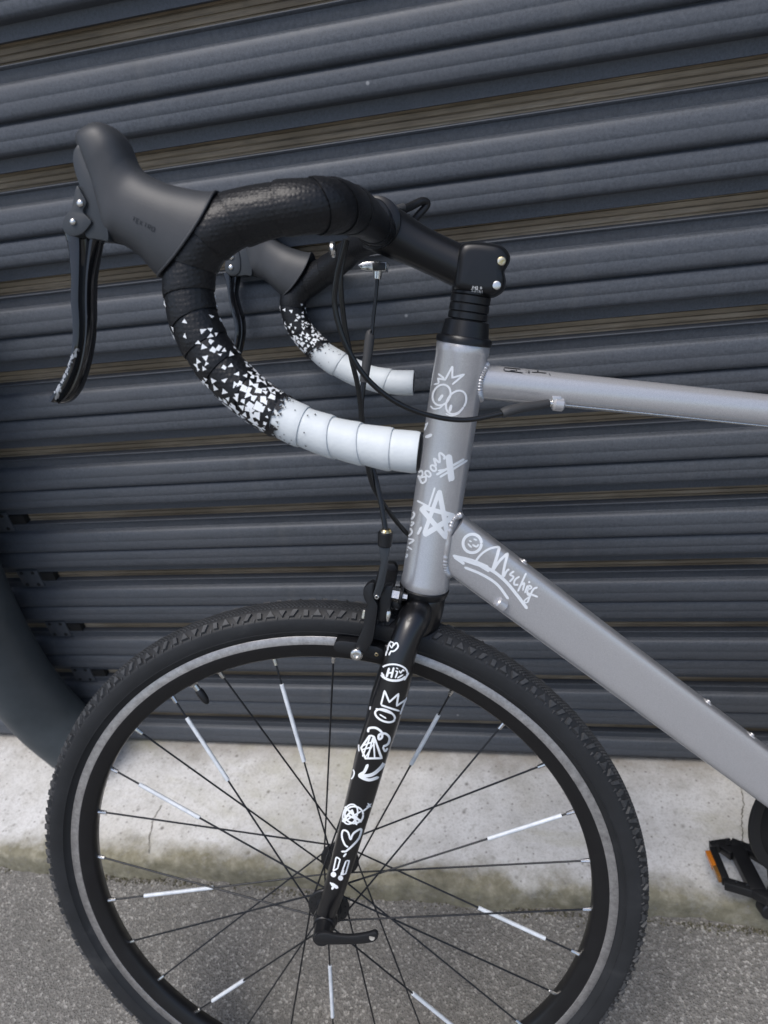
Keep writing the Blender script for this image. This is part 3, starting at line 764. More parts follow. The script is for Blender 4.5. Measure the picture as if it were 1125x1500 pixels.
# ---------------------------------------------------------------- handlebar, tape and levers
BC = U(556, 330, 0)
bx, _, bz = flat(BC)
bar = cyl('handlebar', Lw(bx, -.05, bz), Lw(bx, .06, bz), .0145, .0145, M_stem, bike, 32)
def bar_side(pts, seams, white_from, mir, tilt):
    """pts: (px, py, off, width px) from clamp to drop end. seams: fractions of arc length."""
    P = [U(x, y, o) for x, y, o, w in pts]; R = [PX(p, w) / 2 * (.925 if not mir else .96) for p, (_, _, _, w) in zip(P, pts)]
    Q = catmull([Vector((*p, r)) for p, r in zip(P, R)], 14)
    path = [Vector(q[:3]) for q in Q]; rad = [q[3] for q in Q]
    L = [0]
    for a, b in zip(path, path[1:]): L.append(L[-1] + (b - a).length)
    tot = L[-1]; Fr = frames(path)
    def frac(sp):
        if not isinstance(sp, tuple): return sp
        best = 9e9; bi = 0
        for i, p in enumerate(path):
            q = p - CAM; zz = q.dot(CF); dx = q.dot(CR) / zz * 1000 + 562.5 - sp[0]; dy = q.dot(CD) / zz * 1000 + 750 - sp[1]
            if dx * dx + dy * dy < best: best = dx * dx + dy * dy; bi = i
        return L[bi] / tot
    seams = [frac(q) for q in seams]
    def at(s):
        s = min(max(s, 0), tot * .99999)
        lo = 0
        while L[lo + 1] < s: lo += 1
        f = (s - L[lo]) / max(L[lo + 1] - L[lo], 1e-9)
        p = path[lo].lerp(path[lo + 1], f); r = rad[lo] + (rad[lo + 1] - rad[lo]) * f
        t, u, v = [Fr[lo][i].lerp(Fr[lo + 1][i], f).normalized() for i in range(3)]
        return p, r, t, u, v
    def surf(s, phi, dr=0):
        p, r, t, u, v = at(s); return p + (u * math.cos(phi) + v * math.sin(phi)) * (r + dr)
    n = 48; bounds = [f * tot for f in seams]; wraps = []
    tl = lambda s, phi, amp: s + amp * math.cos(phi - .6)
    for wi, (a, b) in enumerate(zip(bounds, bounds[1:])):
        ampa = tilt(wi); ampb = tilt(wi + 1)
        if wi == len(bounds) - 2: ampb = .0
        V = []; F = []; rows = max(6, int((b - a) / .0022))
        for i in range(rows + 1):
            f = i / rows
            for k in range(n):
                ph = 2 * math.pi * k / n
                s0 = tl(a, ph, ampa) - .0012; s1 = tl(b, ph, ampb)
                # far edge of each wrap lies on top of the next one
                dr = -.0005 + .0013 * min(1, f * 1.15) ** .8 - (.0004 if i == 0 else 0)
                if i == rows: dr -= .0003
                V.append(surf(s0 + (s1 - s0) * f, ph, dr))
        for i in range(rows):
            for k in range(n): F.append((i * n + k, i * n + (k + 1) % n, (i + 1) * n + (k + 1) % n, (i + 1) * n + k))
        # turned-in far edge
        b0 = len(V)
        for k in range(n): V.append(surf(tl(b, 2 * math.pi * k / n, ampb), 2 * math.pi * k / n, -.0012))
        for k in range(n): F.append((rows * n + k, rows * n + (k + 1) % n, b0 + (k + 1) % n, b0 + k))
        o = mobj('tape_wrap', V, F, M_wtape if wi >= white_from else M_tape, bar, 50)
        if wi >= white_from: o['label'] = 'white wrap of bar tape'
        wraps.append(o)
    # printed triangles scattered along the tape, denser towards the white end
    sW = bounds[white_from]; VW = []; FW = []; VB = []; FB = []
    def tri(V, F, s, ph, size, rot, lift, quad=False):
        p, r, t, u, v = at(s); k = 4 if quad else 3; b = len(V)
        angs = [rot + q * 2 * math.pi / k + random.uniform(-.35, .35) for q in range(k)]
        for an in angs:
            rr = size * random.uniform(.75, 1.15); V.append(surf(s + rr * math.cos(an), ph + rr * math.sin(an) / r, lift))
        F.append(tuple(range(b, b + k)))
    span = .112 if not mir else .080
    cell = .0047; ns = int(span / cell); rot0 = .5
    for i in range(ns + 3):
        s = sW - span + i * cell
        _, r, *_ = at(s); nph = int(2 * math.pi * r / cell)
        d = (s - (sW - span)) / span
        for k in range(nph):
            ph = 2 * math.pi * (k + .5 * (i % 2)) / nph
            edge = tl(sW, ph, tilt(white_from)) - .0012
            prob = .07 + .93 * min(1, max(0, (d - .15) / .62)) ** 1.5
            if random.random() > prob: continue
            ss = s + random.uniform(-.0016, .0016); pp = ph + random.uniform(-.1, .1)
            size = cell * random.uniform(.36, .60) * (1 + .7 * max(d - .5, 0))
            if ss + size > edge + .0002: size = max(.0, edge - ss)
            if size < .0008: continue
            tri(VW, FW, ss, pp, size, random.choice((.5, 3.6)) + random.uniform(-.3, .3), .00085 + .00004 * random.random(), random.random() < .22 + .25 * d)
    for i in range(110):
        ph = random.uniform(0, 6.28); dd_ = abs(random.gauss(0, .0042)) if i < 92 else random.uniform(.006, .03)
        ss = tl(sW, ph, tilt(white_from)) + dd_ + .0004
        tri(VB, FB, ss, ph, max(.0007, .0030 - dd_ * .28) * random.uniform(.6, 1.1) if i < 92 else random.uniform(.0006, .0011), random.uniform(0, 6), .0012 + .00004 * random.random())
    i0 = max(0, white_from - 2)
    tag(mobj('printed_triangles', VW, FW, M_print, bar, None), kind='stuff'); tag(mobj('printed_flecks', VB, FB, M_blackprint, bar, None), kind='stuff')
    # plugged end
    p, r, t, u, v = at(tot); V, F = lathe(p - t * .002, t, [(0, r * .90), (.0026 if not mir else .001, r * .96), (.0036 if not mir else .0018, r * .9), (.0042 if not mir else .002, r * .75), (.0042 if not mir else .002, 0)], 40)
    mobj('bar_end_plug', V, F, M_blkpl, bar, 40)
    return wraps
NEAR = [(557, 338, -.020, 52), (543, 326, -.060, 58), (527, 314, -.105, 66), (505, 305, -.150, 76), (477, 302, -.172, 84), (440, 303, -.180, 82), (400, 308, -.180, 82), (360, 318, -.180, 84), (322, 333, -.180, 88), (293, 358, -.180, 88), (279, 392, -.180, 82), (277, 430, -.180, 78), (284, 466, -.180, 77), (300, 503, -.180, 76), (326, 541, -.180, 73), (360, 575, -.180, 70), (402, 605, -.180, 68), (448, 627, -.180, 64), (496, 643, -.180, 64), (537, 652, -.180, 65), (577, 659, -.180, 66), (613, 663, -.180, 63)]
bar_side(NEAR, [0, .03, .06, (512, 306), (488, 303), (462, 302), (412, 306), (345, 326), (300, 352), (278, 388), (276, 430), (284, 468), (302, 507), (326, 541), (362, 577), (411, 603), (447, 622), (490, 638), (531, 648), (575, 657), 1.0], 15, False, lambda i: .0035 + .002 * math.sin(i * 1.9))
FAR = [(570, 345, .035, 34), (550, 352, .08, 35), (520, 364, .13, 37), (490, 388, .160, 40), (465, 404, .175, 42), (445, 418, .18, 42), (431, 436, .18, 40), (430, 458, .18, 37), (440, 482, .18, 36), (458, 504, .18, 37), (484, 526, .18, 38), (515, 543, .18, 38), (548, 555, .18, 37), (580, 560, .18, 37), (606, 561, .18, 36)]
bar_side(FAR, [0, .08, .16, .24, .32, .40, .48, .56, .635, .70, .775, .85, .925, 1.0], 9, True, lambda i: .003 + .002 * math.sin(i * 2.3))

# hoods and brake levers ------------------------------------------------
def hood(secs, sgn, off, name, sc_, groove=None):
    rings = []
    mid = lambda q: (U(*q[0], off) + U(*q[1], off)) / 2
    back = (mid(secs[0]) - mid(secs[3])).normalized()
    S = []
    for (t, b, th) in secs: S.append(Vector((t[0], t[1], b[0], b[1], th)))
    def cm(P, n):
        Q = [P[0] * 2 - P[1]] + P + [P[-1] * 2 - P[-2]]; out_ = []
        for i in range(1, len(Q) - 2):
            a, b, c, d = Q[i - 1:i + 3]
            for k in range(n):
                t = k / n; out_.append(.5 * ((2 * b) + (c - a) * t + (2 * a - 5 * b + 4 * c - d) * t * t + (3 * b - a - 3 * c + d) * t ** 3))
        return out_ + [P[-1]]
    n = 44
    prevc = None
    for qi, q in enumerate(cm(S, 6)):
        T = U(q[0], q[1], off); B = U(q[2], q[3], off); c = (T + B) / 2; a = (T - B) / 2; th = max(q[4], .8) * .001
        ring = []
        for k in range(n):
            an = 2 * math.pi * k / n; e = .82
            ca, sa = math.cos(an), math.sin(an)
            wing = back * (.0085 * abs(sa) ** 1.5 * max(0, 1 - qi / 11))
            ring.append(c + a * math.copysign(abs(ca) ** e, ca) + NW * th * math.copysign(abs(sa) ** e, sa) + wing)
        rings.append(ring)
    V, F = loft(rings); return mobj(name, V, F, M_hood, sc_, 60)
def lever_set(P, off, sgn):
    blv = hood(P['hood'], sgn, off, 'brake_lever_hood', bike)
    # rolled rear lip of the hood
    md = lambda q: (U(*q[0], off) + U(*q[1], off)) / 2
    bk = (md(P['hood'][0]) - md(P['hood'][3])).normalized()
    T, B, th = P['hood'][0]; t = U(*T, off); b = U(*B, off); c = (t + b) / 2; a = (t - b) / 2
    ring = []
    for k in range(40):
        an = 2 * math.pi * k / 40; ca, sa = math.cos(an), math.sin(an)
        ring.append(c + a * math.copysign(abs(ca) ** .82, ca) + NW * th * .001 * math.copysign(abs(sa) ** .82, sa) + bk * (.0085 * abs(sa) ** 1.5))
    ring.append(ring[0]); 
    V, F = sweep(ring, [.0009] * 41, 8, False); mobj('hood_lip', V, F, M_hood, blv, 60)
    w2 = P['bw']
    br = prism('lever_bracket', smoothpoly(P['bracket'], 3), off - w2, off + w2, M_bracket, blv, 's', .0032)
    pv = prism('pivot_boss', smoothpoly(P['boss'], 3), off - w2 - .0022, off + w2 + .0022, M_bracket, blv, 's', .0028)
    for (x, y), r in P['screws']:
        c = U(x, y, off - w2 - .0020); rr = PX(c, r)
        V, F = lathe(c + NW * .0028, -NW, [(0, rr * 1.25), (.0008, rr * 1.25), (.0012, rr * 1.05), (.0012, rr)], 24); mobj('screw_recess', V, F, M_dark, br, 35)
        V, F = lathe(c + NW * .001, -NW, [(0, rr), (.0022, rr * .96), (.0030, rr * .75), (.0034, rr * .3), (.0034, 0)], 24); mobj('pivot_screw', V, F, M_bolt, br, 40)
    # blade: convex front land and a grooved, glossy inner face
    rows = P['blade']; S = [Vector((a[0], a[1], b[0], b[1])) for a, b in rows]
    Q = [S[0] * 2 - S[1]] + S + [S[-1] * 2 - S[-2]]; R = []
    for i in range(1, len(Q) - 2):
        a, b, c, d = Q[i - 1:i + 3]
        for k in range(6):
            t = k / 6; R.append(.5 * ((2 * b) + (c - a) * t + (2 * a - 5 * b + 4 * c - d) * t * t + (3 * b - a - 3 * c + d) * t ** 3))
    R.append(S[-1])
    cs_ = [(0, .001), (0, -.0050), (.10, -.0072), (.30, -.0078), (.46, -.0070), (.50, -.0052), (.60, -.0038), (.70, -.0046), (.76, -.0058), (.84, -.0056), (.93, -.0036), (1, -.0010), (1, .0040), (.6, .006), (0, .006)]
    rings = []; m_ = len(R)
    for i, q in enumerate(R):
        e = 1.0
        l = Vector((q[0], q[1])); r = Vector((q[2], q[3]))
        f = i / (m_ - 1); tp = min(1, (1 - f) * 9 + .35) 
        ring = []
        for u_, d_ in cs_:
            p2 = l.lerp(r, u_); ring.append(U(p2.x, p2.y, off) + NW * d_ * P['sc'] * tp)
        rings.append(ring)
    V, F = loft(rings); bl = mobj('lever_blade', V, F, M_lever, blv, 38)
    return blv, bl
nearL = dict(sc=1.0, bw=.0135,
  hood=[((318, 281), (234, 405), 20.5), ((302, 281), (226, 397), 20), ((278, 277.5), (212, 380), 19), ((252, 271), (196, 367), 18), ((228, 262), (178, 357), 17), ((209, 250), (160, 351), 16.5), ((198, 236), (151, 318), 16.5), ((192, 222), (143, 280), 17), ((183, 203), (133, 248), 17.5), ((170, 189), (122, 221), 16), ((156, 182.5), (117, 206), 12), ((142, 180.5), (124, 195), 6)],
  bracket=[(117, 212), (128, 238), (139, 268), (150, 300), (156, 325), (158.5, 352), (150, 352), (138, 350), (126, 347), (117, 318), (122, 296), (116, 272), (109, 250), (106, 232), (109, 218)],
  boss=[(112, 272), (106, 298), (104, 306), (94, 318), (91, 328), (95, 341), (107, 346), (120, 342), (131, 330), (133, 324), (126, 316), (121, 309), (126, 297), (119, 282)],
  screws=[((118.5, 298), 5.6), ((108, 325), 5.0)],
  blade=[((100, 340), (152, 348)), ((104, 356), (148, 358)), ((108, 380), (143, 382)), ((110, 410), (139, 410)), ((109.5, 440), (138, 442)), ((112, 470), (138, 474)), ((112, 500), (135, 506)), ((107, 528), (128, 540)), ((95, 555), (118, 568)), ((84, 573), (107, 584)), ((79, 584), (97, 590.5)), ((80, 588), (90, 591))])
farL = dict(sc=1.0, bw=.0135,
  hood=[((456, 370), (414, 434), 22), ((448, 369), (409, 430), 21), ((436, 366), (400, 421), 19), ((422, 361), (390, 412), 17), ((408, 353), (378, 406), 16), ((398, 345), (368, 402), 16), ((392, 334), (363, 385), 16), ((388, 325), (358, 365), 16), ((380, 315), (352, 345), 14), ((368, 309), (350, 325), 8)],
  bracket=[(349, 330), (356, 345), (366, 370), (369, 402), (360, 403), (345, 404), (336, 398), (334, 385), (332, 370), (336, 350), (342, 335)],
  boss=[(337, 360), (331, 375), (328, 392), (334, 403), (345, 404), (352, 396), (352, 378), (347, 362)],
  screws=[((339, 376), 4.6), ((338.5, 391.5), 4.0)],
  blade=[((328, 400), (352, 402)), ((333, 415), (350, 415)), ((336, 430), (348, 430)), ((339, 450), (352, 448)), ((344, 470), (358, 468)), ((346, 490), (359, 487)), ((343, 508), (355, 510)), ((338, 520), (350, 525)), ((336, 526), (344, 529))])
nh, nbl = lever_set(nearL, -.180, 1)
fh, fbl = lever_set(farL, .180, -1)
# scuffed bare metal along the front edge of the near lever's tip
b_l = bvh_of(nbl)
decal('scuff_mark', b_l, [([(x, y), (x + random.uniform(-2, 2), y + random.uniform(2, 6))], random.uniform(1, 3.2), False) for x, y in [(79 + 31 * (f ** 1.35) + random.gauss(3.2, 1.3), 583 - 75 * f) for f in [random.random() ** 1.2 for _ in range(120)]]], (1, 0, 0), M_scuff, nbl, .0001)

# interrupter lever loop and ferrules on the far side of the tops
lp = [(560, 322, .02), (580, 312, .05), (600, 303, .07), (617, 295, .08), (625, 297, .085), (622, 305, .085), (610, 318, .08), (600, 331, .07), (592, 340, .06)]
il = tube('auxiliary_lever', [U(x, y, o) for x, y, o in lp], [.0035, .004, .004, .0038, .0038, .0038, .0038, .0035, .003], M_blkpl, bike, 14)
tube('lever_sleeve', [U(566, 313, .045), U(578, 308, .052), U(591, 303.5, .06)], [.0036, .0040, .0038], M_boot, il, 12)
tube('lever_sleeve', [U(584, 332, .06), U(592, 325, .065), U(599, 318, .07)], [.0048, .0044, .0036], M_boot, il, 12)
V, F = lathe(U(545, 308, .012), (CF * -1 + Vector((0, 0, .5))), [(0, .012), (.004, .011), (.008, .007), (.009, .001)], 24)
prism('stem_shoulder', smoothpoly([(534, 302), (537, 299), (548, 302), (561, 310), (572, 325), (568, 340), (550, 335), (538, 318)], 3), .008, .030, M_stem, stem, 's', .004)

# hanger bracket below the clamp, with a silver barrel
hg = prism('cable_hanger', [(524, 388), (530, 395), (546, 397), (565, 397), (566, 384), (548, 382), (532, 384)], -.008, .012, M_bolt, bike, 's', .0008)
prism('hanger_clamp', [(545, 385), (565, 385), (564, 396), (546, 396)], -.0095, -.007, M_blkpl, hg, 's', .0005)
cyl('barrel_adjuster', U(554, 396, 0), U(553, 409, 0), .0041, .0034, M_bolt, hg, 20, .0004)
cyl('lever_ferrule', U(484, 366, .05), U(492, 365, .05), .0075, .0075, M_bolt, bike, 24, .0015)

# ---------------------------------------------------------------- cables
def cable(name, pts, w_px, m, n=12):
    P = [U(x, y, o) for x, y, o in pts]; r = PX(P[len(P) // 2], w_px) / 2
    return tube(name, P, r, m, bike, n, 10, 60)
ca = cable('rear_brake_cable', [(506, 350, -.09), (499, 380, -.088), (493, 408, -.085), (490, 440, -.082), (496, 475, -.08), (512, 516, -.077), (540, 557, -.072), (582, 590, -.064), (632, 609, -.055), (684, 615, -.047), (742, 604, -.038)], 8.2, M_cable, 16)
boot = tube('cable_boot', [U(735, 606, -.038), U(745, 602, -.036), U(765, 597, -.030), U(785, 594, -.022), U(803, 590.5, -.015)], [.0044, .0046, .0042, .0040, .0036], M_boot, ca, 16)
cable('gear_cable', [(508, 352, -.06), (503, 378, -.06), (499, 412, -.06), (504, 470, -.055), (514, 522, -.05), (524, 565, -.045), (530, 610, -.04), (535, 660, -.035), (545, 708, -.028), (565, 743, -.018), (592, 777, -.004), (625, 806, .030), (680, 845, .03)], 7.4, M_cable, 16)
cb = cable('front_brake_cable', [(553, 405, 0), (551, 430, -.001), (547, 465, -.003), (545, 490, -.004)], 5.5, M_cable, 12)
tube('cable_sleeve', [U(544.5, 488, -.004), U(542, 492, -.004), U(538, 525, -.006), U(533, 560, -.008)], [.0030, .0044, .0044, .0040], M_boot, cb, 16)
tube('lower_housing', [U(533, 556, -.008), U(529, 600, -.012), U(534, 650, -.018), (U(548, 694, -.024)), U(558, 735, -.030), U(565.5, 780, -.036)], .0026, M_cable, cb, 12)

# ---------------------------------------------------------------- front brake (side-pull caliper)
def z5(L, s=6.25, ox=520, oy=760): return [(ox + a / s, oy + b / s) for a, b in L]
cal = prism('brake_caliper', smoothpoly(z5([(75, 650), (140, 585), (178, 600), (168, 690), (180, 745), (205, 790), (205, 850), (190, 960), (170, 1090), (130, 1180), (70, 1250), (10, 1215), (15, 1130), (50, 1050), (80, 950), (90, 850), (112, 790), (80, 730)]), 2), -.036, -.026, M_blkpl, bike, 's', .0014)
prism('caliper_arm', smoothpoly(z5([(265, 630), (300, 615), (345, 618), (330, 720), (322, 850), (275, 940), (215, 935), (200, 890), (228, 740)]), 2), -.030, -.020, M_blkpl, cal, 's', .0014)
prism('adjuster_arm', z5([(215, 258), (325, 262), (300, 400), (270, 600), (232, 720), (212, 745), (180, 742), (163, 700), (200, 580), (235, 400)]), -.042, -.0365, M_bracket, cal, 's', .0012)
cyl('barrel_adjuster', U(565, 779, -.038), U(563.5, 800, -.038), .0072, .0068, M_blkpl, cal, 20, .001)
cyl('adjuster_nut', U(565.3, 775, -.038), U(565, 780, -.038), .0048, .0056, M_brass, cal, 12, .0006)
for (x, y), r, o, m in (((552, 874.5), 3.8, -.042, M_bolt), ((522.5, 958), 9.6, -.0365, M_bolt), ((551.5, 958.5), 3.4, -.026, M_brass)):
    p = U(x, y, o); hexbolt('fixing_bolt', p + NW * .001, -NW, PX(p, r), .0042 if r > 5 else .002, m, cal)
V, F = lathe(U(573, 870, -.020), U(588, 873, -.020) - U(573, 870, -.020), [(0, .0062), (.0010, .0072), (.0085, .0072), (.0095, .0062), (.0095, .004), (.016, .004)], 6); mobj('centre_nut', V, F, M_bolt, cal, 30)
cyl('washer', U(585, 872, -.020), U(590, 873, -.020), .0088, .0088, M_blkpl, cal, 24)
prism('caliper_body', z5([(330, 755), (420, 765), (410, 830), (330, 820)]), -.022, .02, M_blkpl, cal, 's', .001)
prism('cable_clamp', z5([(290, 845), (328, 850), (330, 880), (312, 950), (285, 945), (282, 900)]), -.034, -.028, M_bolt, cal, 's', .0014)
cyl('return_spring', U(533, 905, -.0255), U(535, 893, -.0255), .0032, .0028, M_bolt, cal, 14)
pad = [(489, 951), (489, 944), (496, 939), (520, 941), (540, 945), (561, 951), (562, 965), (548, 966), (536, 962), (515, 960), (494, 956)]
prism('brake_pad', smoothpoly(pad, 2), -.0265, -.0125, M_blkpl, cal, 's', .0015)
# far arm and pad, mirrored
prism('caliper_arm', smoothpoly(z5([(150, 640), (300, 615), (330, 720), (250, 850), (205, 960), (170, 1090), (130, 1180), (70, 1250), (10, 1215), (15, 1130), (50, 1050), (110, 850)]), 2), -.036, -.026, M_blkpl, cal, 's', .0014, True)
prism('brake_pad', smoothpoly(pad, 2), -.0265, -.0125, M_blkpl, cal, 's', .0015, True)
# bridge over the tyre
V = []
A1 = U(560, 893, 0)
prism('caliper_bridge', z5([(150, 640), (340, 650), (330, 760), (200, 770)]), -.026, .030, M_blkpl, cal, 's', .002)

# ---------------------------------------------------------------- crank, chainring and far pedal
CRC = BBP
def FO(o): return CRC + NF * o
crk = cyl('chainring', FO(.047), FO(.051), .098, .098, M_dark, bike, 96, .001)
V, F = lathe(FO(.0400), NF, [(0, .090), (-.001, .0940), (0, .1030), (.003, .1040), (.0045, .1030), (.0045, .090), (0, .090)], 96); F = F[:-2]; mobj('chain_guard', V, F, M_blkpl, crk, 40)
# pedal position taken from the photograph at the pedal's own depth
Pc = U(1126, 1329, .085, 'f')
tube('crank_arm', [FO(.060), FO(.060).lerp(Pc, .5), Pc], [.014, .011, .012], M_blkpl, crk, 20)
cyl('crank_end', Pc - NF * .009, Pc + NF * .009, .0145, .0145, M_blkpl, crk, 28, .002)
p0 = U(1063, 1296, .100, 'f'); p1 = U(1116, 1322, .100, 'f'); pdir = (p1 - p0)
PW = .049; ta = (-CF + NF * CF.dot(NF)).normalized()    # pedal turned on its spindle
TH = .011
def bar_between(name, a, b, w_, t_, m, parent, upv):
    d = (b - a).normalized(); s = d.cross(upv).normalized(); V = []
    for p in (a, b):
        for i, j in ((-1, -1), (1, -1), (1, 1), (-1, 1)): V.append(p + s * w_ / 2 * i + upv * t_ / 2 * j)
    return mobj(name, V, [(0, 1, 2, 3), (4, 5, 6, 7), (0, 1, 5, 4), (1, 2, 6, 5), (2, 3, 7, 6), (3, 0, 4, 7)], m, parent, 35, .0012)
def onp(x, y, h=0):
    x, y = 980 + x / 7.5, 1160 + y / 7.5; d = ray(x, y); o = p0 + ta * h
    return CAM + d * ((o - CAM).dot(ta) / d.dot(ta))
q0 = p0 + NF * PW; ext = pdir * 1.55
ped = bar_between('pedal', onp(735, 625), onp(985, 1110), .020, .015, M_blkpl, bike, ta)
for A_, B_, w_ in (((455, 610), (690, 575), .012), ((680, 575), (880, 650), .014), ((870, 640), (1130, 790), .013), ((480, 640), (625, 985), .010), ((612, 1005), (940, 1100), .011), ((930, 1090), (1100, 1180), .014), ((560, 600), (700, 700), .010), ((1120, 780), (1160, 1100), .012)):
    bar_between('pedal_cage', onp(*A_), onp(*B_), w_, .014, M_blkpl, ped, ta)
for x, y in ((500, 590), (640, 570), (800, 600), (880, 630), (740, 1035), (860, 1070), (1000, 690)):
    cyl('pedal_stud', onp(x, y) + ta * .0065, onp(x, y) + ta * .0100, .0018, .0014, M_blkpl, ped, 8)
M_amber_shaded = mat('amber_reflector_shaded', (.22, .10, .02), .3, 0, .5, .05, nodes=n_amber)  # same amber, with the second reflector's shade put into a darker base colour
fr = (onp(625, 985) - onp(480, 640)).normalized(); outw = ta.cross(fr); outw = outw if outw.dot(pdir) < 0 else -outw
ra_, rb_, rc_ = onp(452, 668), onp(530, 830), onp(603, 968)
bar_between('pedal_reflector', ra_ + outw * .0035, rb_ + outw * .0035, .0075, .010, M_amber, ped, ta)
bar_between('pedal_reflector', rb_ + fr * .0004 + outw * .003, rc_ + outw * .0035, .0075, .010, M_amber_shaded, ped, ta)

# ================================================================ PAINTED MARKS
bh = bvh_of(ht); T5 = (3.57, 560, 480)
decal('painted_spikes', bh, [([(270, 297), (298, 291)], 7), ([(298, 291), (292, 266), (330, 272), (368, 200)], 8, False), ([(292, 240), (326, 266)], 8), ([(368, 200), (366, 262), (428, 244), (365, 298)], 8, False)], T5, M_print, ht)
decal('painted_eyes', bh, [(ell(311, 352, 44, 56, 25), 8), (ell(386, 390, 46, 66, 32), 8), ([(318, 350), (295, 384)], 12), ([(362, 402), (352, 440)], 12), ([(253, 408), (270, 424), (300, 420), (318, 405)], 6), ([(332, 448), (360, 460), (395, 450), (412, 432)], 6)], T5, M_print, ht)
decal('painted_ticks', bh, [([(240, 495), (222, 538)], 7), ([(226, 500), (232, 520)], 5), ([(226, 574), (262, 558)], 13)], T5, M_print, ht)
decal('painted_word', bh, [([(184, 762), (208, 815)], 9), ([(184, 764), (206, 748), (212, 768), (196, 786)], 8), ([(196, 786), (226, 780), (228, 802), (208, 816)], 8), (ell(240, 764, 12, 17, -40), 8), (ell(268, 734, 12, 17, -40), 8), ([(284, 726), (272, 684), (300, 704), (300, 656), (325, 672), (322, 690)], 9)], T5, M_print, ht)
decal('painted_cross', bh, [([(346, 662), (362, 802)], 26, False), ([(338, 700), (352, 806)], 8, False), ([(282, 770), (428, 686)], 10, False), ([(300, 782), (444, 692)], 9, False), ([(290, 748), (340, 740)], 8, False)], T5, M_print, ht)
decal('painted_star', bh, [([(182, 904), (244, 936), (276, 834)], 8, False), ([(262, 946), (300, 850)], 12, False), ([(297, 848), (345, 1108)], 20, False), ([(338, 1104), (200, 940)], 20, False), ([(206, 936), (378, 984)], 18, False), ([(378, 984), (216, 1086)], 22, False), ([(218, 1082), (296, 860)], 16, False), ([(186, 1082), (206, 1040)], 10)], T5, M_print, ht)
decal('painted_word', bh, [([(150, 900), (153, 918)], 6), ([(150, 950), (170, 978), (148, 1012), (166, 1022), (140, 1046)], 8), ([(140, 1040), (158, 1068), (136, 1100), (166, 1112), (124, 1140)], 8), ([(118, 1100), (130, 1140), (158, 1162)], 7), ([(136, 1160), (112, 1176), (132, 1190), (110, 1218)], 8)], T5, M_print, ht)
bd = bvh_of(dt)
decal('painted_face', bd, [(ell(470, 1128, 48, 48), 12), ([(452, 1112), (468, 1120)], 7), ([(476, 1104), (496, 1112)], 7), ([(446, 1128), (468, 1150)], 7), ([(470, 1134), (492, 1144), (504, 1132)], 8)], T5, M_print, dt)
decal('painted_word', bd, [([(482, 1230), (515, 1186), (560, 1156), (612, 1146)], 9), ([(612, 1146), (598, 1200), (574, 1274)], 13), ([(574, 1274), (612, 1220), (656, 1178)], 11), ([(656, 1178), (640, 1240), (628, 1306)], 11), ([(632, 1306), (650, 1272), (664, 1262)], 9),
    ([(690, 1272), (668, 1290), (686, 1304), (664, 1330)], 8), ([(718, 1300), (694, 1318), (690, 1342), (712, 1344)], 8), ([(752, 1282), (708, 1380)], 8), ([(724, 1346), (742, 1336), (734, 1376)], 8), ([(760, 1346), (744, 1388)], 8), ([(768, 1330)], 9), ([(752, 1372), (780, 1360), (766, 1350), (758, 1392), (776, 1398)], 7), ([(812, 1356), (786, 1372), (758, 1438)], 8), ([(752, 1384), (814, 1408)], 8), ([(758, 1438), (740, 1430), (770, 1404)], 6)], T5, M_print, dt)
decal('painted_underline', bd, [([(368, 1190), (450, 1222), (560, 1262), (640, 1322), (706, 1400), (758, 1470)], 13), ([(374, 1196), (430, 1236)], 12), ([(428, 1252), (520, 1290), (600, 1342), (660, 1420)], 11), ([(482, 1230), (560, 1276)], 8), ([(368, 1190), (470, 1214), (556, 1250)], 8)], T5, M_print, dt)
bf = bvh_of(fb); T6 = (5.114, 480, 840)
D = lambda nm, st, T=T6: decal(nm, bf, st, T, M_print, fork)
D('painted_heart', [([(470, 512), (456, 545), (450, 580)], 11), ([(468, 510), (494, 522), (488, 545)], 9), ([(490, 545), (516, 520), (528, 548), (500, 580), (468, 584)], 11), ([(464, 530), (480, 556), (492, 540)], 9), ([(448, 576), (436, 618)], 11), ([(474, 584), (460, 614)], 11)])
D('painted_word', [(ell(496, 742, 100, 62, 4), 12), ([(412, 700), (408, 742), (426, 768)], 12), (ell(496, 746, 90, 54, 4, 12, 20, 160), 14), ([(462, 706), (442, 778)], 16, False), ([(496, 702), (476, 784)], 14, False), ([(450, 746), (488, 742)], 12), ([(506, 728), (524, 736), (506, 784)], 11, False), ([(512, 706), (530, 716)], 9), ([(536, 726), (546, 744), (562, 722), (572, 732)], 9), ([(520, 784), (566, 756)], 10), ([(606, 742), (572, 800)], 11)])
D('painted_crown', [([(400, 984), (428, 878), (462, 962), (530, 900), (516, 990), (584, 944)], 13, False), ([(400, 984), (458, 1004), (540, 1030)], 13), ([(590, 925), (560, 1000), (540, 1056)], 11), (ell(430, 1064, 76, 42, 22), 14), ([(360, 1012), (420, 1028), (500, 1056)], 12), ([(388, 1054), (440, 1086)], 10), ([(352, 880), (344, 928)], 11), ([(326, 964), (318, 1022)], 11)])
D('painted_squiggle', [([(304, 1190), (312, 1160), (360, 1156), (402, 1186), (406, 1226), (384, 1240), (386, 1208), (430, 1198), (462, 1230), (450, 1276), (412, 1296)], 16), ([(412, 1296), (428, 1330), (448, 1306)], 14)])
D('painted_gem', [([(318, 1210), (252, 1306), (284, 1384), (404, 1382), (348, 1222), (318, 1210)], 14, False), ([(322, 1216), (262, 1372)], 11, False), ([(340, 1226), (300, 1384)], 11, False), ([(344, 1226), (352, 1384)], 11, False), ([(350, 1230), (396, 1376)], 10, False), ([(262, 1290), (346, 1256)], 11, False), ([(256, 1320), (330, 1300)], 10, False), ([(280, 1382), (360, 1250)], 8, False), ([(244, 1244), (234, 1290), (236, 1334)], 10)])
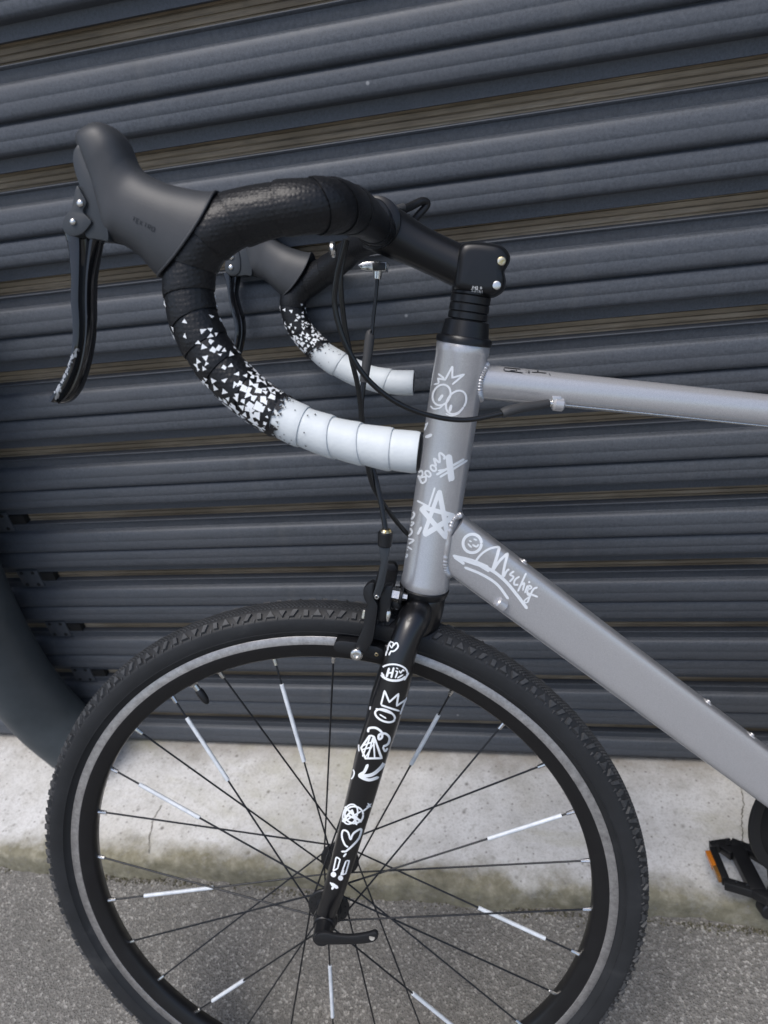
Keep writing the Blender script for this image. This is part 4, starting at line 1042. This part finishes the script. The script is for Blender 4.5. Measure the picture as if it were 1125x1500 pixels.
T7 = (4.414, 420, 1080)
D('painted_arrow', [([(652, 96), (628, 166), (586, 216), (540, 244), (476, 250)], 20), ([(526, 172), (502, 222), (472, 248), (530, 274), (596, 256)], 18), ([(426, 200), (438, 226), (430, 256), (412, 276)], 9)], T7)
D('painted_atom', [(ell(436, 500, 58, 54, 0), 11), (ell(412, 496, 44, 66, 20), 9), ([(372, 444), (482, 548)], 12, False), ([(360, 546), (424, 470), (452, 566)], 13, False), ([(366, 548), (480, 476)], 10, False), ([(388, 500), (486, 540)], 12, False), ([(492, 478), (540, 440)], 10), ([(522, 424), (546, 452)], 8), ([(514, 450), (548, 428)], 8)], T7)
D('painted_heart', [([(412, 664), (396, 612), (366, 602), (358, 642), (376, 692), (398, 710)], 11), ([(412, 664), (430, 622), (470, 594), (482, 600), (464, 654), (420, 704), (376, 742)], 12), ([(352, 738), (392, 736)], 11), ([(366, 772), (386, 748)], 11)], T7)
D('painted_exclamation', [([(322, 772), (346, 788), (330, 846), (302, 864), (322, 772)], 9, False), ([(304, 886)], 32), ([(384, 796), (404, 796), (380, 880), (350, 888), (384, 796)], 9, False), ([(366, 850), (358, 884)], 14), ([(348, 908)], 30)], T7)
D('painted_splat', [([(286, 944), (332, 974)], 20), ([(312, 946), (292, 984)], 14), ([(282, 936), (290, 950)], 12)], T7)
# small print on the stem clamp, near hood and top tube
bs = bvh_of(sclamp, stem); TS = (9.375, 640, 340)
def glyph(ch, x, y, w_, h, sk=0):
    G = {'H': [[(0, 0), (0, 1)], [(1, 0), (1, 1)], [(0, .5), (1, .5)]], 'O': [[(0, 0), (1, 0), (1, 1), (0, 1), (0, 0)]], '-': [[(.2, .5), (.8, .5)]], 'M': [[(0, 1), (0, 0), (.5, .6), (1, 0), (1, 1)]],
         '2': [[(0, 0), (1, 0), (1, .5), (0, 1), (1, 1)]], '6': [[(1, 0), (0, 0), (0, 1), (1, 1), (1, .5), (0, .5)]], '0': [[(0, 0), (1, 0), (1, 1), (0, 1), (0, 0)], [(1, 0), (0, 1)]], '7': [[(0, 0), (1, 0), (.4, 1)]],
         'A': [[(0, 1), (.5, 0), (1, 1)], [(.2, .65), (.8, .65)]], 'T': [[(0, 0), (1, 0)], [(.5, 0), (.5, 1)]], 'E': [[(1, 0), (0, 0), (0, 1), (1, 1)], [(0, .5), (.8, .5)]], 'K': [[(0, 0), (0, 1)], [(1, 0), (0, .5), (1, 1)]],
         'R': [[(0, 1), (0, 0), (1, 0), (1, .5), (0, .5), (1, 1)]], 'Z': [[(0, 0), (1, 0), (0, 1), (1, 1)]], '1': [[(.1, .25), (.5, 0), (.5, 1)], [(.1, 1), (.9, 1)]], '.': [[(.4, .9), (.6, 1)]], 'B': [[(0, 0), (0, 1), (1, 1), (1, .5), (0, .5)], [(0, 0), (.9, 0), (.9, .5)]]}
    return [[(x + a * w_, y + b * h + sk * a * w_) for a, b in s] for s in G[ch]]
def text(s, x, y, w_, h, gap, slope, lw, sh=0):
    out_ = []
    for i, ch in enumerate(s):
        for g_ in glyph(ch, x + i * (w_ + gap), y + i * (w_ + gap) * slope, w_, h, slope): out_.append(([(a - sh * (b - y), b) for a, b in g_], lw, False))
    return out_
decal('stem_print', bs, text('ZHO-M', 480, 740, 20, 42, 9, .06, 5), TS, M_print, stem)
decal('stem_print', bs, text('2607AH', 462, 786, 20, 44, 8, .06, 5), TS, M_print, stem)
bn = bvh_of(nh)
decal('embossed_word', bn, text('TEKTRO', 214, 380, 58, 84, 32, .46, 13, .25), (14.06, 180, 290), M_stem, nh, .0002)
bt = bvh_of(tt); TT = (7.03, 690, 500)
decal('top_tube_print', bt, [([(340, 280), (338, 306)], 12, False), ([(340, 274), (470, 286), (510, 290)], 7, False), ([(340, 306), (440, 316), (535, 328)], 9, False), ([(462, 292), (470, 312)], 24, False), ([(400, 302), (460, 306)], 6, False)] + text('TR', 556, 304, 20, 26, 10, .12, 5) + [([(622, 320), (690, 322), (778, 330)], 8, False), ([(690, 300), (684, 322)], 16, False), ([(742, 298), (764, 306)], 7, False), ([(800, 330), (820, 358)], 6, False)], TT, M_blackprint, tt)
